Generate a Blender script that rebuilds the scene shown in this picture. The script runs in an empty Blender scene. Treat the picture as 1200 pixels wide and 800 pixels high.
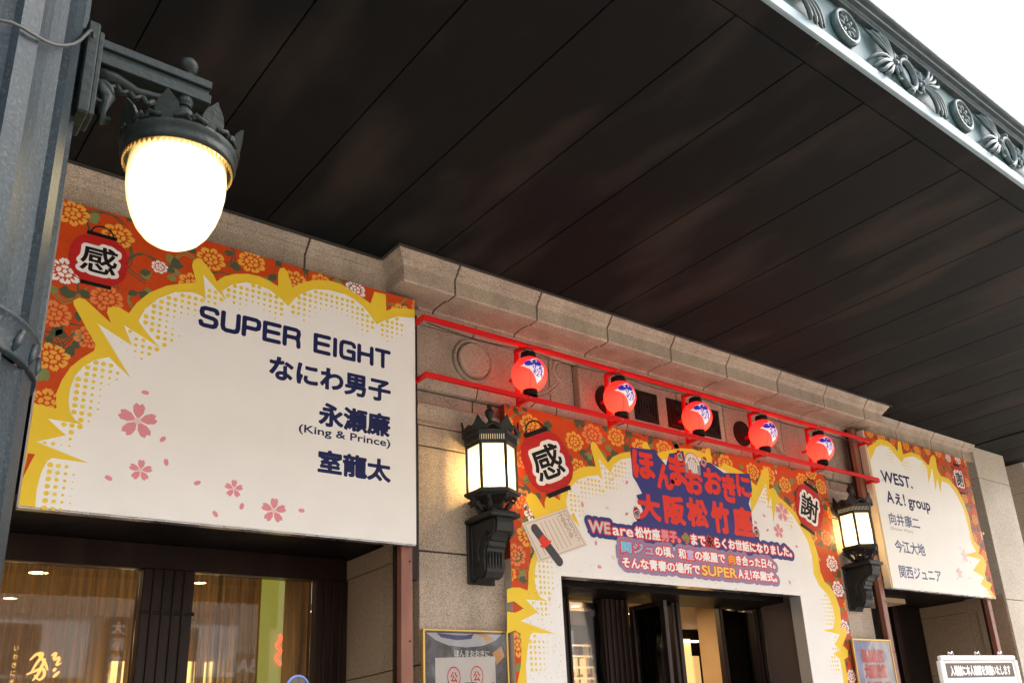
import bpy, bmesh, math, random
import numpy as np
from mathutils import Vector, Matrix
from mathutils.geometry import tessellate_polygon
R = math.radians
PI = math.pi
random.seed(7)
S = bpy.context.scene
C = S.collection
# Everything is modelled in units of 1.35 m with the eye height at z = 0 and the pavement at z = GZ;
# the last lines of the script turn that into metres with the pavement at z = 0.
K = 1.35
GZ = -1.6 / K
# ------------------------------------------------------------------ camera
cam = bpy.data.cameras.new('camera')
co = bpy.data.objects.new('camera', cam)
C.objects.link(co)
S.camera = co
cam.sensor_width = 36.0
cam.lens = 36.0 * 1077.9 / 1200
cam.shift_x = -(687.11 - 600) / 1200
cam.shift_y = (479.2 - 400) / 1200
cam.clip_start = 0.05
cam.clip_end = 2000
Rw = ((0.756004, -0.650834, -0.069801), (0.178090, 0.307130, -0.934856), (0.629874, 0.694324, 0.348099))
right, down, fwd = [Vector(r) for r in Rw]
co.matrix_world = Matrix((
    (right.x, -down.x, -fwd.x, 0), (right.y, -down.y, -fwd.y, 0), (right.z, -down.z, -fwd.z, 0), (0, 0, 0, 1)))
# ------------------------------------------------------------------ sky, sun, exposure
SUN_EL, SUN_AZ = R(50), R(78)
w = bpy.data.worlds.new('World')
S.world = w
w.use_nodes = True
nt = w.node_tree
nt.nodes.clear()
sky = nt.nodes.new('ShaderNodeTexSky')
sky.sky_type = 'NISHITA'
sky.sun_disc = False
sky.sun_elevation = SUN_EL
sky.sun_rotation = SUN_AZ
sky.dust_density = 6.0
sky.air_density = 1.5
bg = nt.nodes.new('ShaderNodeBackground')
bg.inputs['Strength'].default_value = 0.15
out = nt.nodes.new('ShaderNodeOutputWorld')
# thin bright overcast: the sky colour greyed and broken up by pale cloud
hs = nt.nodes.new('ShaderNodeHueSaturation')
hs.inputs['Saturation'].default_value = 0.42
hs.inputs['Value'].default_value = 1.25
nt.links.new(sky.outputs[0], hs.inputs['Color'])
nt.links.new(hs.outputs[0], bg.inputs[0])
nt.links.new(bg.outputs[0], out.inputs[0])
sl = bpy.data.lights.new('sun', 'SUN')
sl.energy = 0.8
sl.angle = R(40)
sl.color = (1.0, 0.95, 0.88)
so = bpy.data.objects.new('sun', sl)
C.objects.link(so)
# sky sun_rotation turns clockwise from +Y
sd = Vector((math.sin(SUN_AZ) * math.cos(SUN_EL), math.cos(SUN_AZ) * math.cos(SUN_EL), math.sin(SUN_EL)))
so.rotation_euler = sd.to_track_quat('Z', 'Y').to_euler()
so.location = (0, -5, 20)
S.view_settings.view_transform = 'Standard'
S.view_settings.look = 'None'
S.view_settings.gamma = 1
S.view_settings.exposure = 2.5
S.render.engine = 'CYCLES'
S.cycles.max_bounces = 8
S.cycles.sample_clamp_indirect = 6.0
# ------------------------------------------------------------------ materials
MC = {}
def mat(name, col=(0.5, 0.5, 0.5), rough=0.6, metal=0.0, noise=None, bump=0.0, bscale=40.0, emit=None, es=0.0, spec=0.5,
        speck=None, trans=0.0, vary=0.0, stretch=None, coat=0.0, alpha=1.0):
    """noise=(scale, colour2, lo, hi); speck=(scale, dark colour, light colour)"""
    if name in MC: return MC[name]
    m = bpy.data.materials.new(name)
    m.use_nodes = True
    n = m.node_tree
    b = n.nodes['Principled BSDF']
    L = n.links.new
    b.inputs['Base Color'].default_value = (*col, 1)
    b.inputs['Roughness'].default_value = rough
    b.inputs['Metallic'].default_value = metal
    b.inputs['Specular IOR Level'].default_value = 0.22 if name.startswith(('print_', 'board_', 'panel_')) else spec
    b.inputs['Transmission Weight'].default_value = trans
    b.inputs['Coat Weight'].default_value = coat
    b.inputs['Alpha'].default_value = alpha
    tc = n.nodes.new('ShaderNodeTexCoord')
    mp = n.nodes.new('ShaderNodeMapping')
    L(tc.outputs['Object'], mp.inputs[0])
    if stretch: mp.inputs['Scale'].default_value = stretch
    cur = None
    def rgb(c):
        r = n.nodes.new('ShaderNodeRGB'); r.outputs[0].default_value = (*c, 1); return r.outputs[0]
    if noise:
        nz = n.nodes.new('ShaderNodeTexNoise'); nz.inputs['Scale'].default_value = noise[0]; nz.inputs['Detail'].default_value = 6
        L(mp.outputs[0], nz.inputs[0])
        mr = n.nodes.new('ShaderNodeMapRange'); mr.inputs[1].default_value = noise[2]; mr.inputs[2].default_value = noise[3]
        L(nz.outputs[0], mr.inputs[0])
        mx = n.nodes.new('ShaderNodeMix'); mx.data_type = 'RGBA'
        L(mr.outputs[0], mx.inputs[0]); mx.inputs[6].default_value = (*col, 1); mx.inputs[7].default_value = (*noise[1], 1)
        cur = mx.outputs[2]
        mr2 = n.nodes.new('ShaderNodeMapRange'); mr2.inputs[3].default_value = max(0.05, rough - 0.12); mr2.inputs[4].default_value = min(1, rough + 0.12)
        L(nz.outputs[0], mr2.inputs[0]); L(mr2.outputs[0], b.inputs['Roughness'])
    if speck:
        for sc, c2, lo, hi in ((speck[0], speck[1], 0.50, 0.66), (speck[0] * 1.37, speck[2], 0.54, 0.68)):
            nz = n.nodes.new('ShaderNodeTexNoise'); nz.inputs['Scale'].default_value = sc; nz.inputs['Detail'].default_value = 2
            L(tc.outputs['Object'], nz.inputs[0])
            mr = n.nodes.new('ShaderNodeMapRange'); mr.inputs[1].default_value = lo; mr.inputs[2].default_value = hi
            L(nz.outputs[0], mr.inputs[0])
            mx = n.nodes.new('ShaderNodeMix'); mx.data_type = 'RGBA'
            L(mr.outputs[0], mx.inputs[0])
            if cur: L(cur, mx.inputs[6])
            else: mx.inputs[6].default_value = (*col, 1)
            mx.inputs[7].default_value = (*c2, 1)
            cur = mx.outputs[2]
    if vary:
        oi = n.nodes.new('ShaderNodeObjectInfo')
        mr = n.nodes.new('ShaderNodeMapRange'); mr.inputs[3].default_value = 1 - vary; mr.inputs[4].default_value = 1 + vary
        L(oi.outputs['Random'], mr.inputs[0])
        hs = n.nodes.new('ShaderNodeHueSaturation')
        L(mr.outputs[0], hs.inputs['Value'])
        if cur: L(cur, hs.inputs['Color'])
        else: hs.inputs['Color'].default_value = (*col, 1)
        cur = hs.outputs[0]
    if cur: L(cur, b.inputs['Base Color'])
    if bump:
        nz = n.nodes.new('ShaderNodeTexNoise'); nz.inputs['Scale'].default_value = bscale; nz.inputs['Detail'].default_value = 5
        L(mp.outputs[0], nz.inputs[0])
        bp = n.nodes.new('ShaderNodeBump'); bp.inputs['Strength'].default_value = bump; bp.inputs['Distance'].default_value = 0.01
        L(nz.outputs[0], bp.inputs['Height']); L(bp.outputs[0], b.inputs['Normal'])
    if emit:
        b.inputs['Emission Color'].default_value = (*emit, 1)
        b.inputs['Emission Strength'].default_value = es
    MC[name] = m
    return m

granite = mat('granite', (0.41, 0.315, 0.232), 0.62, noise=(3.2, (0.28, 0.212, 0.155), 0.42, 0.72), speck=(118, (0.13, 0.092, 0.065), (0.56, 0.47, 0.37)), stretch=(1.4, 1.4, 0.45), bump=0.25, bscale=70, vary=0.12)
granite_pale_lit = mat('pale_granite_lit', (0.56, 0.48, 0.385), 0.6, noise=(2.0, (0.50, 0.425, 0.34), 0.35, 0.7), speck=(92, (0.24, 0.21, 0.16), (0.56, 0.49, 0.40)), bump=0.2, bscale=70, vary=0.04)  # pale stone, its tone raised further to stand in for stronger light
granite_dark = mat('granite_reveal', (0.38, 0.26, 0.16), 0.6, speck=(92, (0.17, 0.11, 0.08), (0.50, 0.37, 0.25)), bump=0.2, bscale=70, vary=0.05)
mortar = mat('mortar', (0.09, 0.06, 0.045), 0.9)
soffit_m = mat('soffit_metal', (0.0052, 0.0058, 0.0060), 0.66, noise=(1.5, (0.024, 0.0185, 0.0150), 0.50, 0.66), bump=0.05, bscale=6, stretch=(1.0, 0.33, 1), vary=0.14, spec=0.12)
soffit_gap = mat('soffit_gap', (0.004, 0.004, 0.004), 0.9)
trim_m = mat('ceiling_trim', (0.04, 0.037, 0.034), 0.5)
patina = mat('bronze_patina', (0.072, 0.125, 0.130), 0.45, noise=(9, (0.110, 0.175, 0.18), 0.4, 0.7), bump=0.1, bscale=60)
patina_orn = mat('bronze_ornament', (0.018, 0.040, 0.040), 0.34, noise=(14, (0.055, 0.095, 0.095), 0.4, 0.7), bump=0.1, bscale=60)
patina_shaded = mat('bronze_patina_shaded', (0.034, 0.047, 0.052), 0.45, metal=0.1, noise=(14, (0.07, 0.08, 0.085), 0.4, 0.7), bump=0.1, bscale=60)  # moulding tone darkened for the shade on its undersides
fascia_lit = mat('fascia_pale_lit', (0.19, 0.26, 0.285), 0.40, noise=(6, (0.15, 0.21, 0.235), 0.4, 0.8))  # paler edges: skylight on the upright faces put into the tone
column_m = mat('column_steel', (0.0075, 0.0165, 0.022), 0.50, spec=0.2, noise=(4, (0.017, 0.030, 0.037), 0.42, 0.68), speck=(75, (0.009, 0.013, 0.016), (0.030, 0.039, 0.046)), bump=0.12, bscale=85)
iron = mat('black_iron', (0.009, 0.0085, 0.007), 0.55, metal=0.1, noise=(18, (0.02, 0.019, 0.016), 0.45, 0.75), bump=0.3, bscale=50)
bronze_arm = mat('arm_bronze', (0.009, 0.014, 0.012), 0.5, spec=0.25, noise=(16, (0.016, 0.024, 0.021), 0.4, 0.7), bump=0.3, bscale=50)
red_paint = mat('red_paint', (0.66, 0.006, 0.008), 0.45, spec=0.3)
board_white = mat('board_white', (0.84, 0.80, 0.75), 0.45, noise=(3, (0.81, 0.77, 0.72), 0.3, 0.7))
panel_white = mat('panel_white', (0.82, 0.78, 0.735), 0.45, noise=(3, (0.79, 0.745, 0.70), 0.3, 0.7))
orange_p = mat('print_orange', (0.58, 0.062, 0.007), 0.5, noise=(30, (0.52, 0.054, 0.006), 0.3, 0.7))
yellow_p = mat('print_yellow', (0.80, 0.54, 0.035), 0.5)
yellow_pale = mat('print_pale_yellow', (0.78, 0.58, 0.14), 0.5)
gold_p = mat('print_gold', (0.78, 0.36, 0.05), 0.5)
gold_lt = mat('print_light_orange', (0.72, 0.22, 0.06), 0.5)
olive_p = mat('print_olive', (0.075, 0.09, 0.045), 0.5)
sage_p = mat('print_sage', (0.20, 0.22, 0.07), 0.5)
white_p = mat('print_white', (0.80, 0.74, 0.70), 0.5)
navy_p = mat('print_navy', (0.010, 0.014, 0.075), 0.5)
red_p = mat('print_red', (0.72, 0.040, 0.018), 0.5)
redlan_p = mat('print_lantern_red', (0.50, 0.018, 0.014), 0.5, noise=(3, (0.40, 0.014, 0.012), 0.4, 0.6), stretch=(0.3, 1, 20))
black_p = mat('print_black', (0.004, 0.004, 0.004), 0.55)
pink_p = mat('print_pink', (0.72, 0.26, 0.29), 0.5)
pink_lt = mat('print_pale_pink', (0.78, 0.55, 0.53), 0.5)
blue_p = mat('print_blue', (0.040, 0.042, 0.19), 0.5)
mauve_p = mat('print_mauve', (0.30, 0.20, 0.33), 0.5)
sky_p = mat('print_sky_blue', (0.18, 0.50, 0.72), 0.5)
green_p = mat('print_green', (0.05, 0.32, 0.08), 0.5)
grey_p = mat('print_grey', (0.30, 0.28, 0.27), 0.5)
paper_p = mat('print_paper', (0.70, 0.60, 0.51), 0.5)
brown_p = mat('print_brown', (0.28, 0.16, 0.08), 0.5)
blue_lan = mat('lantern_blue', (0.03, 0.02, 0.30), 0.5, emit=(0.08, 0.05, 0.60), es=0.06)
white_lan = mat('lantern_white', (0.8, 0.72, 0.75), 0.5, emit=(0.95, 0.75, 0.78), es=0.07)
wood_dark = mat('dark_bronze_frame', (0.016, 0.007, 0.005), 0.38, spec=0.25, noise=(8, (0.028, 0.012, 0.008), 0.4, 0.7), stretch=(1, 1, 0.15))
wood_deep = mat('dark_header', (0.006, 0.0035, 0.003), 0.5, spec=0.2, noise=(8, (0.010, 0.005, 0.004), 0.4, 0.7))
post_m = mat('rust_brown_post', (0.21, 0.075, 0.045), 0.5, noise=(7, (0.29, 0.115, 0.07), 0.4, 0.7), stretch=(1, 1, 0.3), bump=0.1)
grille_m = mat('vent_grille', (0.012, 0.009, 0.008), 0.7, spec=0.2)
steel_b = mat('brushed_steel', (0.35, 0.35, 0.36), 0.28, metal=0.9, noise=(6, (0.5, 0.5, 0.5), 0.4, 0.6), stretch=(1, 1, 0.2))
brass = mat('brass_frame', (0.62, 0.40, 0.12), 0.3, metal=0.8)
asphalt = mat('asphalt', (0.05, 0.05, 0.052), 0.9, noise=(3, (0.07, 0.07, 0.07), 0.4, 0.6), bump=0.3, bscale=90)
paving = mat('pavement_stone', (0.34, 0.31, 0.28), 0.75, noise=(2, (0.28, 0.26, 0.24), 0.4, 0.6), bump=0.2, bscale=60)
warm_wall = mat('lobby_wall', (0.50, 0.35, 0.20), 0.6, noise=(2, (0.45, 0.31, 0.18), 0.4, 0.6))
lobby_ceil = mat('lobby_ceiling', (0.52, 0.36, 0.22), 0.6)
cable_m = mat('black_cable', (0.02, 0.018, 0.016), 0.6)

def glass_mat(name, tint, refl=1.0, rough=0.02):
    m = bpy.data.materials.new(name); m.use_nodes = True
    n = m.node_tree; n.nodes.clear()
    o = n.nodes.new('ShaderNodeOutputMaterial'); g = n.nodes.new('ShaderNodeBsdfGlossy'); t = n.nodes.new('ShaderNodeBsdfTransparent')
    mx = n.nodes.new('ShaderNodeMixShader'); f = n.nodes.new('ShaderNodeFresnel'); f.inputs[0].default_value = 1.5
    mu = n.nodes.new('ShaderNodeMath'); mu.operation = 'MULTIPLY'; mu.inputs[1].default_value = refl
    g.inputs['Roughness'].default_value = rough; t.inputs[0].default_value = (*tint, 1)
    n.links.new(f.outputs[0], mu.inputs[0]); n.links.new(mu.outputs[0], mx.inputs[0])
    n.links.new(t.outputs[0], mx.inputs[1]); n.links.new(g.outputs[0], mx.inputs[2]); n.links.new(mx.outputs[0], o.inputs[0])
    MC[name] = m
    return m
glass = glass_mat('window_glass', (0.80, 0.80, 0.78), 1.15)
film = glass_mat('clear_film', (0.9, 0.9, 0.9), 2.2, 0.08)

def lamp_glass(name, inner, outer, s_in, s_out, zscale=None):
    """opal glass: brighter where looked at face on"""
    m = bpy.data.materials.new(name); m.use_nodes = True
    n = m.node_tree; b = n.nodes['Principled BSDF']
    lw = n.nodes.new('ShaderNodeLayerWeight'); lw.inputs[0].default_value = 0.55
    mx = n.nodes.new('ShaderNodeMix'); mx.data_type = 'RGBA'
    mx.inputs[6].default_value = (*inner, 1); mx.inputs[7].default_value = (*outer, 1)
    mr = n.nodes.new('ShaderNodeMapRange'); mr.inputs[3].default_value = s_in; mr.inputs[4].default_value = s_out
    n.links.new(lw.outputs['Facing'], mx.inputs[0]); n.links.new(lw.outputs['Facing'], mr.inputs[0])
    tc = n.nodes.new('ShaderNodeTexCoord'); sp = n.nodes.new('ShaderNodeSeparateXYZ'); n.links.new(tc.outputs['Object'], sp.inputs[0])
    gz = n.nodes.new('ShaderNodeMapRange'); gz.inputs[1].default_value = -0.01 * K; gz.inputs[2].default_value = -0.14 * K; gz.inputs[3].default_value = 0.17; gz.inputs[4].default_value = 1.0; gz.interpolation_type = 'SMOOTHSTEP'
    n.links.new(sp.outputs[2], gz.inputs[0])
    mu = n.nodes.new('ShaderNodeMath'); mu.operation = 'MULTIPLY'; n.links.new(mr.outputs[0], mu.inputs[0]); n.links.new(gz.outputs[0], mu.inputs[1])
    n.links.new(mx.outputs[2], b.inputs['Emission Color']); n.links.new(mu.outputs[0], b.inputs['Emission Strength'])
    b.inputs['Base Color'].default_value = (0.8, 0.74, 0.6, 1); b.inputs['Roughness'].default_value = 0.25
    MC[name] = m
    return m
globe_m = lamp_glass('opal_globe', (1.0, 0.80, 0.42), (1.0, 0.60, 0.20), 1.9, 0.12)

def pane_mat():
    """frosted fluted pane, brightest behind the bulb"""
    m = bpy.data.materials.new('frosted_pane'); m.use_nodes = True
    n = m.node_tree; b = n.nodes['Principled BSDF']; L = n.links.new
    tc = n.nodes.new('ShaderNodeTexCoord'); sep = n.nodes.new('ShaderNodeSeparateXYZ'); L(tc.outputs['Object'], sep.inputs[0])
    v = n.nodes.new('ShaderNodeVectorMath'); v.operation = 'DISTANCE'; L(tc.outputs['Object'], v.inputs[0]); v.inputs[1].default_value = (0, -0.16 * K, 0.70 * K)
    mr = n.nodes.new('ShaderNodeMapRange'); mr.inputs[1].default_value = 0.12 * K; mr.inputs[2].default_value = 0.36 * K
    mr.inputs[3].default_value = 0.46; mr.inputs[4].default_value = 0.13; mr.interpolation_type = 'SMOOTHSTEP'
    L(v.outputs['Value'], mr.inputs[0]); L(mr.outputs[0], b.inputs['Emission Strength'])
    wv = n.nodes.new('ShaderNodeTexWave'); wv.bands_direction = 'X'; wv.inputs['Scale'].default_value = 22
    L(tc.outputs['Object'], wv.inputs[0])
    mx = n.nodes.new('ShaderNodeMix'); mx.data_type = 'RGBA'; mx.inputs[6].default_value = (1.0, 0.72, 0.34, 1); mx.inputs[7].default_value = (1.0, 0.80, 0.46, 1)
    L(wv.outputs[1], mx.inputs[0]); L(mx.outputs[2], b.inputs['Emission Color'])
    b.inputs['Base Color'].default_value = (0.6, 0.55, 0.42, 1); b.inputs['Roughness'].default_value = 0.4
    tr = n.nodes.new('ShaderNodeBsdfTransparent'); tr.inputs[0].default_value = (1.0, 0.93, 0.78, 1)
    ms = n.nodes.new('ShaderNodeMixShader'); ms.inputs[0].default_value = 0.30
    L(b.outputs[0], ms.inputs[1]); L(tr.outputs[0], ms.inputs[2]); L(ms.outputs[0], n.nodes['Material Output'].inputs[0])
    MC['frosted_pane'] = m
    return m
pane_m = pane_mat()

def lantern_mat():
    m = bpy.data.materials.new('lit_red_paper'); m.use_nodes = True
    n = m.node_tree; b = n.nodes['Principled BSDF']; L = n.links.new
    tc = n.nodes.new('ShaderNodeTexCoord'); sep = n.nodes.new('ShaderNodeSeparateXYZ'); L(tc.outputs['Object'], sep.inputs[0])
    mr = n.nodes.new('ShaderNodeMapRange'); mr.inputs[1].default_value = -0.13 * K; mr.inputs[2].default_value = 0.09 * K
    L(sep.outputs[2], mr.inputs[0])
    mx = n.nodes.new('ShaderNodeMix'); mx.data_type = 'RGBA'; mx.inputs[6].default_value = (1.0, 0.030, 0.014, 1); mx.inputs[7].default_value = (1.0, 0.007, 0.006, 1)
    L(mr.outputs[0], mx.inputs[0]); L(mx.outputs[2], b.inputs['Emission Color'])
    b.inputs['Emission Strength'].default_value = 0.80
    b.inputs['Base Color'].default_value = (0.30, 0.018, 0.014, 1); b.inputs['Roughness'].default_value = 0.55
    MC['lit_red_paper'] = m
    return m
paper_red = lantern_mat()
def emis(name, col, s):
    return mat(name, (0.3, 0.3, 0.3), 0.5, emit=col, es=s * 0.42)
downlight_m = emis('downlight_glow', (1.0, 0.72, 0.36), 9)
# ------------------------------------------------------------------ object helpers
def org(p):
    return Vector(p['_o']) if p is not None and '_o' in p else Vector((0, 0, 0))
def thing(name, label, cat, loc=(0, 0, 0), group=None, kind=None):
    o = bpy.data.objects.new(name, None); C.objects.link(o)
    o.empty_display_size = 0.2
    o.location = loc; o['_o'] = list(loc)
    o['label'] = label; o['category'] = cat
    if group: o['group'] = group
    if kind: o['kind'] = kind
    return o
def obj(name, geo, m, parent=None, label=None, smooth=False, loc=None, kind=None):
    """geo: bmesh or (verts, faces), in scene coordinates; one linked mesh object"""
    o_ = org(parent) if parent is not None else Vector(loc or (0, 0, 0))
    me = bpy.data.meshes.new(name)
    if isinstance(geo, bmesh.types.BMesh):
        geo.to_mesh(me); geo.free()
    else:
        me.from_pydata([tuple(v) for v in geo[0]], [], [tuple(f) for f in geo[1]])
    if o_.length > 0: me.transform(Matrix.Translation(-o_))
    me.validate()
    if smooth: me.shade_smooth()
    me.materials.append(m)
    o = bpy.data.objects.new(name, me); C.objects.link(o)
    if parent is not None:
        o.parent = parent; o['_o'] = list(o_)
    else:
        o.location = o_
    if label: o['label'] = label
    if kind: o['kind'] = kind
    return o
def tag(o, label, cat, group=None):
    o['label'] = label; o['category'] = cat
    if group: o['group'] = group
    return o
def copy_tree(o, dloc=None, parent=None, label=None):
    c = o.copy(); C.objects.link(c)
    if parent is not None: c.parent = parent
    for ch in list(o.children): copy_tree(ch, None, c)
    if dloc is not None: c.location = Vector(o.location) + Vector(dloc)
    if label: c['label'] = label
    return c
def B(): return bmesh.new()
def box(bm, x0, x1, y0, y1, z0, z1, bev=0.0, rz=0.0):
    cx, cy, cz = (x0 + x1) / 2, (y0 + y1) / 2, (z0 + z1) / 2
    M = Matrix.Translation((cx, cy, cz)) @ Matrix.Rotation(rz, 4, 'Z') @ Matrix.Diagonal((abs(x1 - x0), abs(y1 - y0), abs(z1 - z0), 1))
    g = bmesh.ops.create_cube(bm, size=1, matrix=M)
    if bev:
        es = list({e for v in g['verts'] for e in v.link_edges})
        bmesh.ops.bevel(bm, geom=es, offset=bev, segments=1, affect='EDGES', profile=0.5)
    return bm
def bxo(name, x0, x1, y0, y1, z0, z1, m, parent=None, bev=0.0, **k):
    return obj(name, box(B(), x0, x1, y0, y1, z0, z1, bev), m, parent, **k)
def lathe(bm, prof, c, n=32, a0=0.0, a1=2 * PI, sx=1.0, sy=1.0, axis='z'):
    """prof: (r, h) pairs"""
    full = abs(a1 - a0 - 2 * PI) < 1e-6
    rings = []
    k = n if full else n + 1
    for i in range(k):
        a = a0 + (a1 - a0) * i / n
        row = []
        for r, h in prof:
            p = (r * math.cos(a) * sx, r * math.sin(a) * sy, h)
            if axis == 'y': p = (p[0], h, p[1])
            row.append(bm.verts.new((c[0] + p[0], c[1] + p[1], c[2] + p[2])))
        rings.append(row)
    for i in range(n):
        A, Bq = rings[i], rings[(i + 1) % k]
        for j in range(len(prof) - 1):
            try: bm.faces.new((A[j], Bq[j], Bq[j + 1], A[j + 1]))
            except ValueError: pass
    bmesh.ops.remove_doubles(bm, verts=bm.verts[:], dist=1e-5)
    bmesh.ops.recalc_face_normals(bm, faces=bm.faces[:])
    return bm
def tube(bm, pts, r, n=8, taper=None, cap=True):
    pts = [Vector(p) for p in pts]
    rows = []
    up = Vector((0, 0, 1))
    for i, p in enumerate(pts):
        d = (pts[min(i + 1, len(pts) - 1)] - pts[max(i - 1, 0)]).normalized()
        u = d.cross(up)
        if u.length < 0.1: u = d.cross(Vector((0, 1, 0)))
        u.normalize(); v = d.cross(u)
        rr = r * (taper[i] if taper else 1)
        rows.append([bm.verts.new(p + (u * math.cos(2 * PI * k / n) + v * math.sin(2 * PI * k / n)) * rr) for k in range(n)])
    for a, b in zip(rows, rows[1:]):
        for k in range(n): bm.faces.new((a[k], a[(k + 1) % n], b[(k + 1) % n], b[k]))
    if cap:
        bm.faces.new(rows[0]); bm.faces.new(rows[-1])
    bmesh.ops.recalc_face_normals(bm, faces=bm.faces[:])
    return bm
def bar(bm, p, q, w):
    """square bar from p to q"""
    p, q = Vector(p), Vector(q)
    d = q - p
    M = Matrix.Translation((p + q) / 2) @ d.to_track_quat('Z', 'Y').to_matrix().to_4x4() @ Matrix.Diagonal((w, w, d.length, 1))
    bmesh.ops.create_cube(bm, size=1, matrix=M)
    return bm
def extr(prof, x0, x1, off0=None, off1=None):
    """extrude an open (y, z) profile along x, the ends mitred by off(y)"""
    V, F = [], []
    n = len(prof)
    for y, z in prof: V.append((x0 + (off0(y) if off0 else 0), y, z))
    for y, z in prof: V.append((x1 + (off1(y) if off1 else 0), y, z))
    for i in range(n - 1): F.append((i, i + 1, n + i + 1, n + i))
    F.append(tuple(range(n))); F.append(tuple(range(2 * n - 1, n - 1, -1)))
    return V, F
def tri(poly):
    """tessellate a 2-D outline (list of loops allowed)"""
    loops = poly if isinstance(poly[0][0], (tuple, list)) else [poly]
    vs = [[Vector((a, b, 0)) for a, b in l] for l in loops]
    fs = tessellate_polygon(vs)
    flat = [(a, b) for l in loops for a, b in l]
    return flat, [tuple(f) for f in fs]
def flat(name, poly, y, m, parent, **k):
    """thin flat print lying on the plane y (facing -y)"""
    pts, fs = tri(poly)
    out = []
    for f in fs:
        a, b, c = (pts[i] for i in f)
        if (b[0] - a[0]) * (c[1] - a[1]) - (c[0] - a[0]) * (b[1] - a[1]) < 0: f = (f[0], f[2], f[1])
        out.append(f)
    return obj(name, ([(p[0], y, p[1]) for p in pts], out), m, parent, **k)
def flats(name, polys, y, m, parent, clip=None, **k):
    V, F = [], []
    for poly in polys:
        pts, fs = tri(poly)
        o = len(V)
        V += [(p[0], y, p[1]) for p in pts]
        for f in fs:
            a, b, c = (pts[i] for i in f)
            if (b[0] - a[0]) * (c[1] - a[1]) - (c[0] - a[0]) * (b[1] - a[1]) < 0: f = (f[0], f[2], f[1])
            F.append(tuple(i + o for i in f))
    if clip:
        bm = B()
        vs = [bm.verts.new(v) for v in V]
        for f in F:
            try: bm.faces.new([vs[i] for i in f])
            except ValueError: pass
        x0, x1, z0, z1 = clip
        for co_, no in (((x0, 0, 0), (-1, 0, 0)), ((x1, 0, 0), (1, 0, 0)), ((0, 0, z0), (0, 0, -1)), ((0, 0, z1), (0, 0, 1))):
            bmesh.ops.bisect_plane(bm, geom=bm.verts[:] + bm.edges[:] + bm.faces[:], dist=1e-6, plane_co=co_, plane_no=no, clear_outer=True)
        return obj(name, bm, m, parent, **k)
    return obj(name, (V, F), m, parent, **k)
def circ(cx, cz, r, n=20, rz=None):
    return [(cx + r * math.cos(2 * PI * i / n), cz + (rz or r) * math.sin(2 * PI * i / n)) for i in range(n)]
def rect(x0, x1, z0, z1): return [(x0, z0), (x1, z0), (x1, z1), (x0, z1)]
def rot2(p, a, c):
    s, q = math.sin(a), math.cos(a)
    return [(c[0] + x * q - z * s, c[1] + x * s + z * q) for x, z in p]
# ------------------------------------------------------------------ lettering
def glyphs(s, bold=0.0, spacing=1.0):
    """tessellated flat text as (points, triangles), origin at its lower left, height about 1"""
    cu = bpy.data.curves.new('t', 'FONT'); cu.body = s; cu.size = 1; cu.offset = bold; cu.resolution_u = 4; cu.space_character = spacing
    cu.dimensions = '2D'; cu.fill_mode = 'FRONT'
    ob = bpy.data.objects.new('t', cu)
    C.objects.link(ob)
    dg = bpy.context.evaluated_depsgraph_get()
    me = bpy.data.meshes.new_from_object(ob.evaluated_get(dg))
    P = [(v.co.x, v.co.y) for v in me.vertices]
    F = [tuple(p.vertices) for p in me.polygons]
    bpy.data.objects.remove(ob); bpy.data.curves.remove(cu); bpy.data.meshes.remove(me)
    return P, F
def fitted(s, X0, X1, Z0, Z1, bold=0.0, spacing=1.0, rot=0.0, mirror=False):
    P, F = glyphs(s, 0.0, spacing)
    xs = [p[0] for p in P]; zs = [p[1] for p in P]
    a, b, c, d = min(xs), max(xs), min(zs), max(zs)
    r = bold * 1.6 * (Z1 - Z0) if bold >= 0.01 else 0.0
    X0, X1, Z0, Z1 = X0 + r, X1 - r, Z0 + r, Z1 - r
    Q = [((X0 + (x - a) / (b - a) * (X1 - X0)), (Z0 + (z - c) / (d - c) * (Z1 - Z0))) for x, z in P]
    if r: Q, F = dilate((Q, F), r, max(0.0012, r * 0.62))
    if rot:
        cx, cz = (X0 + X1) / 2, (Z0 + Z1) / 2
        Q = rot2([(x - cx, z - cz) for x, z in Q], rot, (cx, cz))
    return Q, F
STK = {'S': [[(1, .84), (.93, .97), (.78, 1), (.22, 1), (.06, .93), (.02, .76), (.08, .58), (.22, .53), (.78, .47), (.93, .41), (.98, .24), (.92, .07), (.78, 0), (.20, 0), (.05, .04), (0, .18)]],
       'U': [[(0, 1), (0, .25), (.06, .07), (.22, 0), (.78, 0), (.94, .07), (1, .25), (1, 1)]],
       'P': [[(0, 0), (0, 1), (.78, 1), (.95, .93), (1, .75), (.95, .53), (.78, .45), (0, .45)]],
       'E': [[(1, 1), (0, 1), (0, 0), (1, 0)], [(0, .52), (.94, .52)]],
       'R': [[(0, 0), (0, 1), (.78, 1), (.95, .94), (.99, .76), (.94, .57), (.78, .50), (0, .50)], [(.80, .48), (.94, .40), (.98, .22), (.99, 0)]],
       'I': [[(.5, 0), (.5, 1)]],
       'G': [[(1, .82), (.94, .95), (.78, 1), (.20, 1), (.05, .92), (0, .75), (0, .25), (.05, .07), (.20, 0), (.98, 0), (.98, .46), (.56, .46)]],
       'H': [[(0, 0), (0, 1)], [(1, 0), (1, 1)], [(0, .52), (1, .52)]],
       'T': [[(0, 1), (1, 1)], [(.5, 1), (.5, 0)]]}
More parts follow.
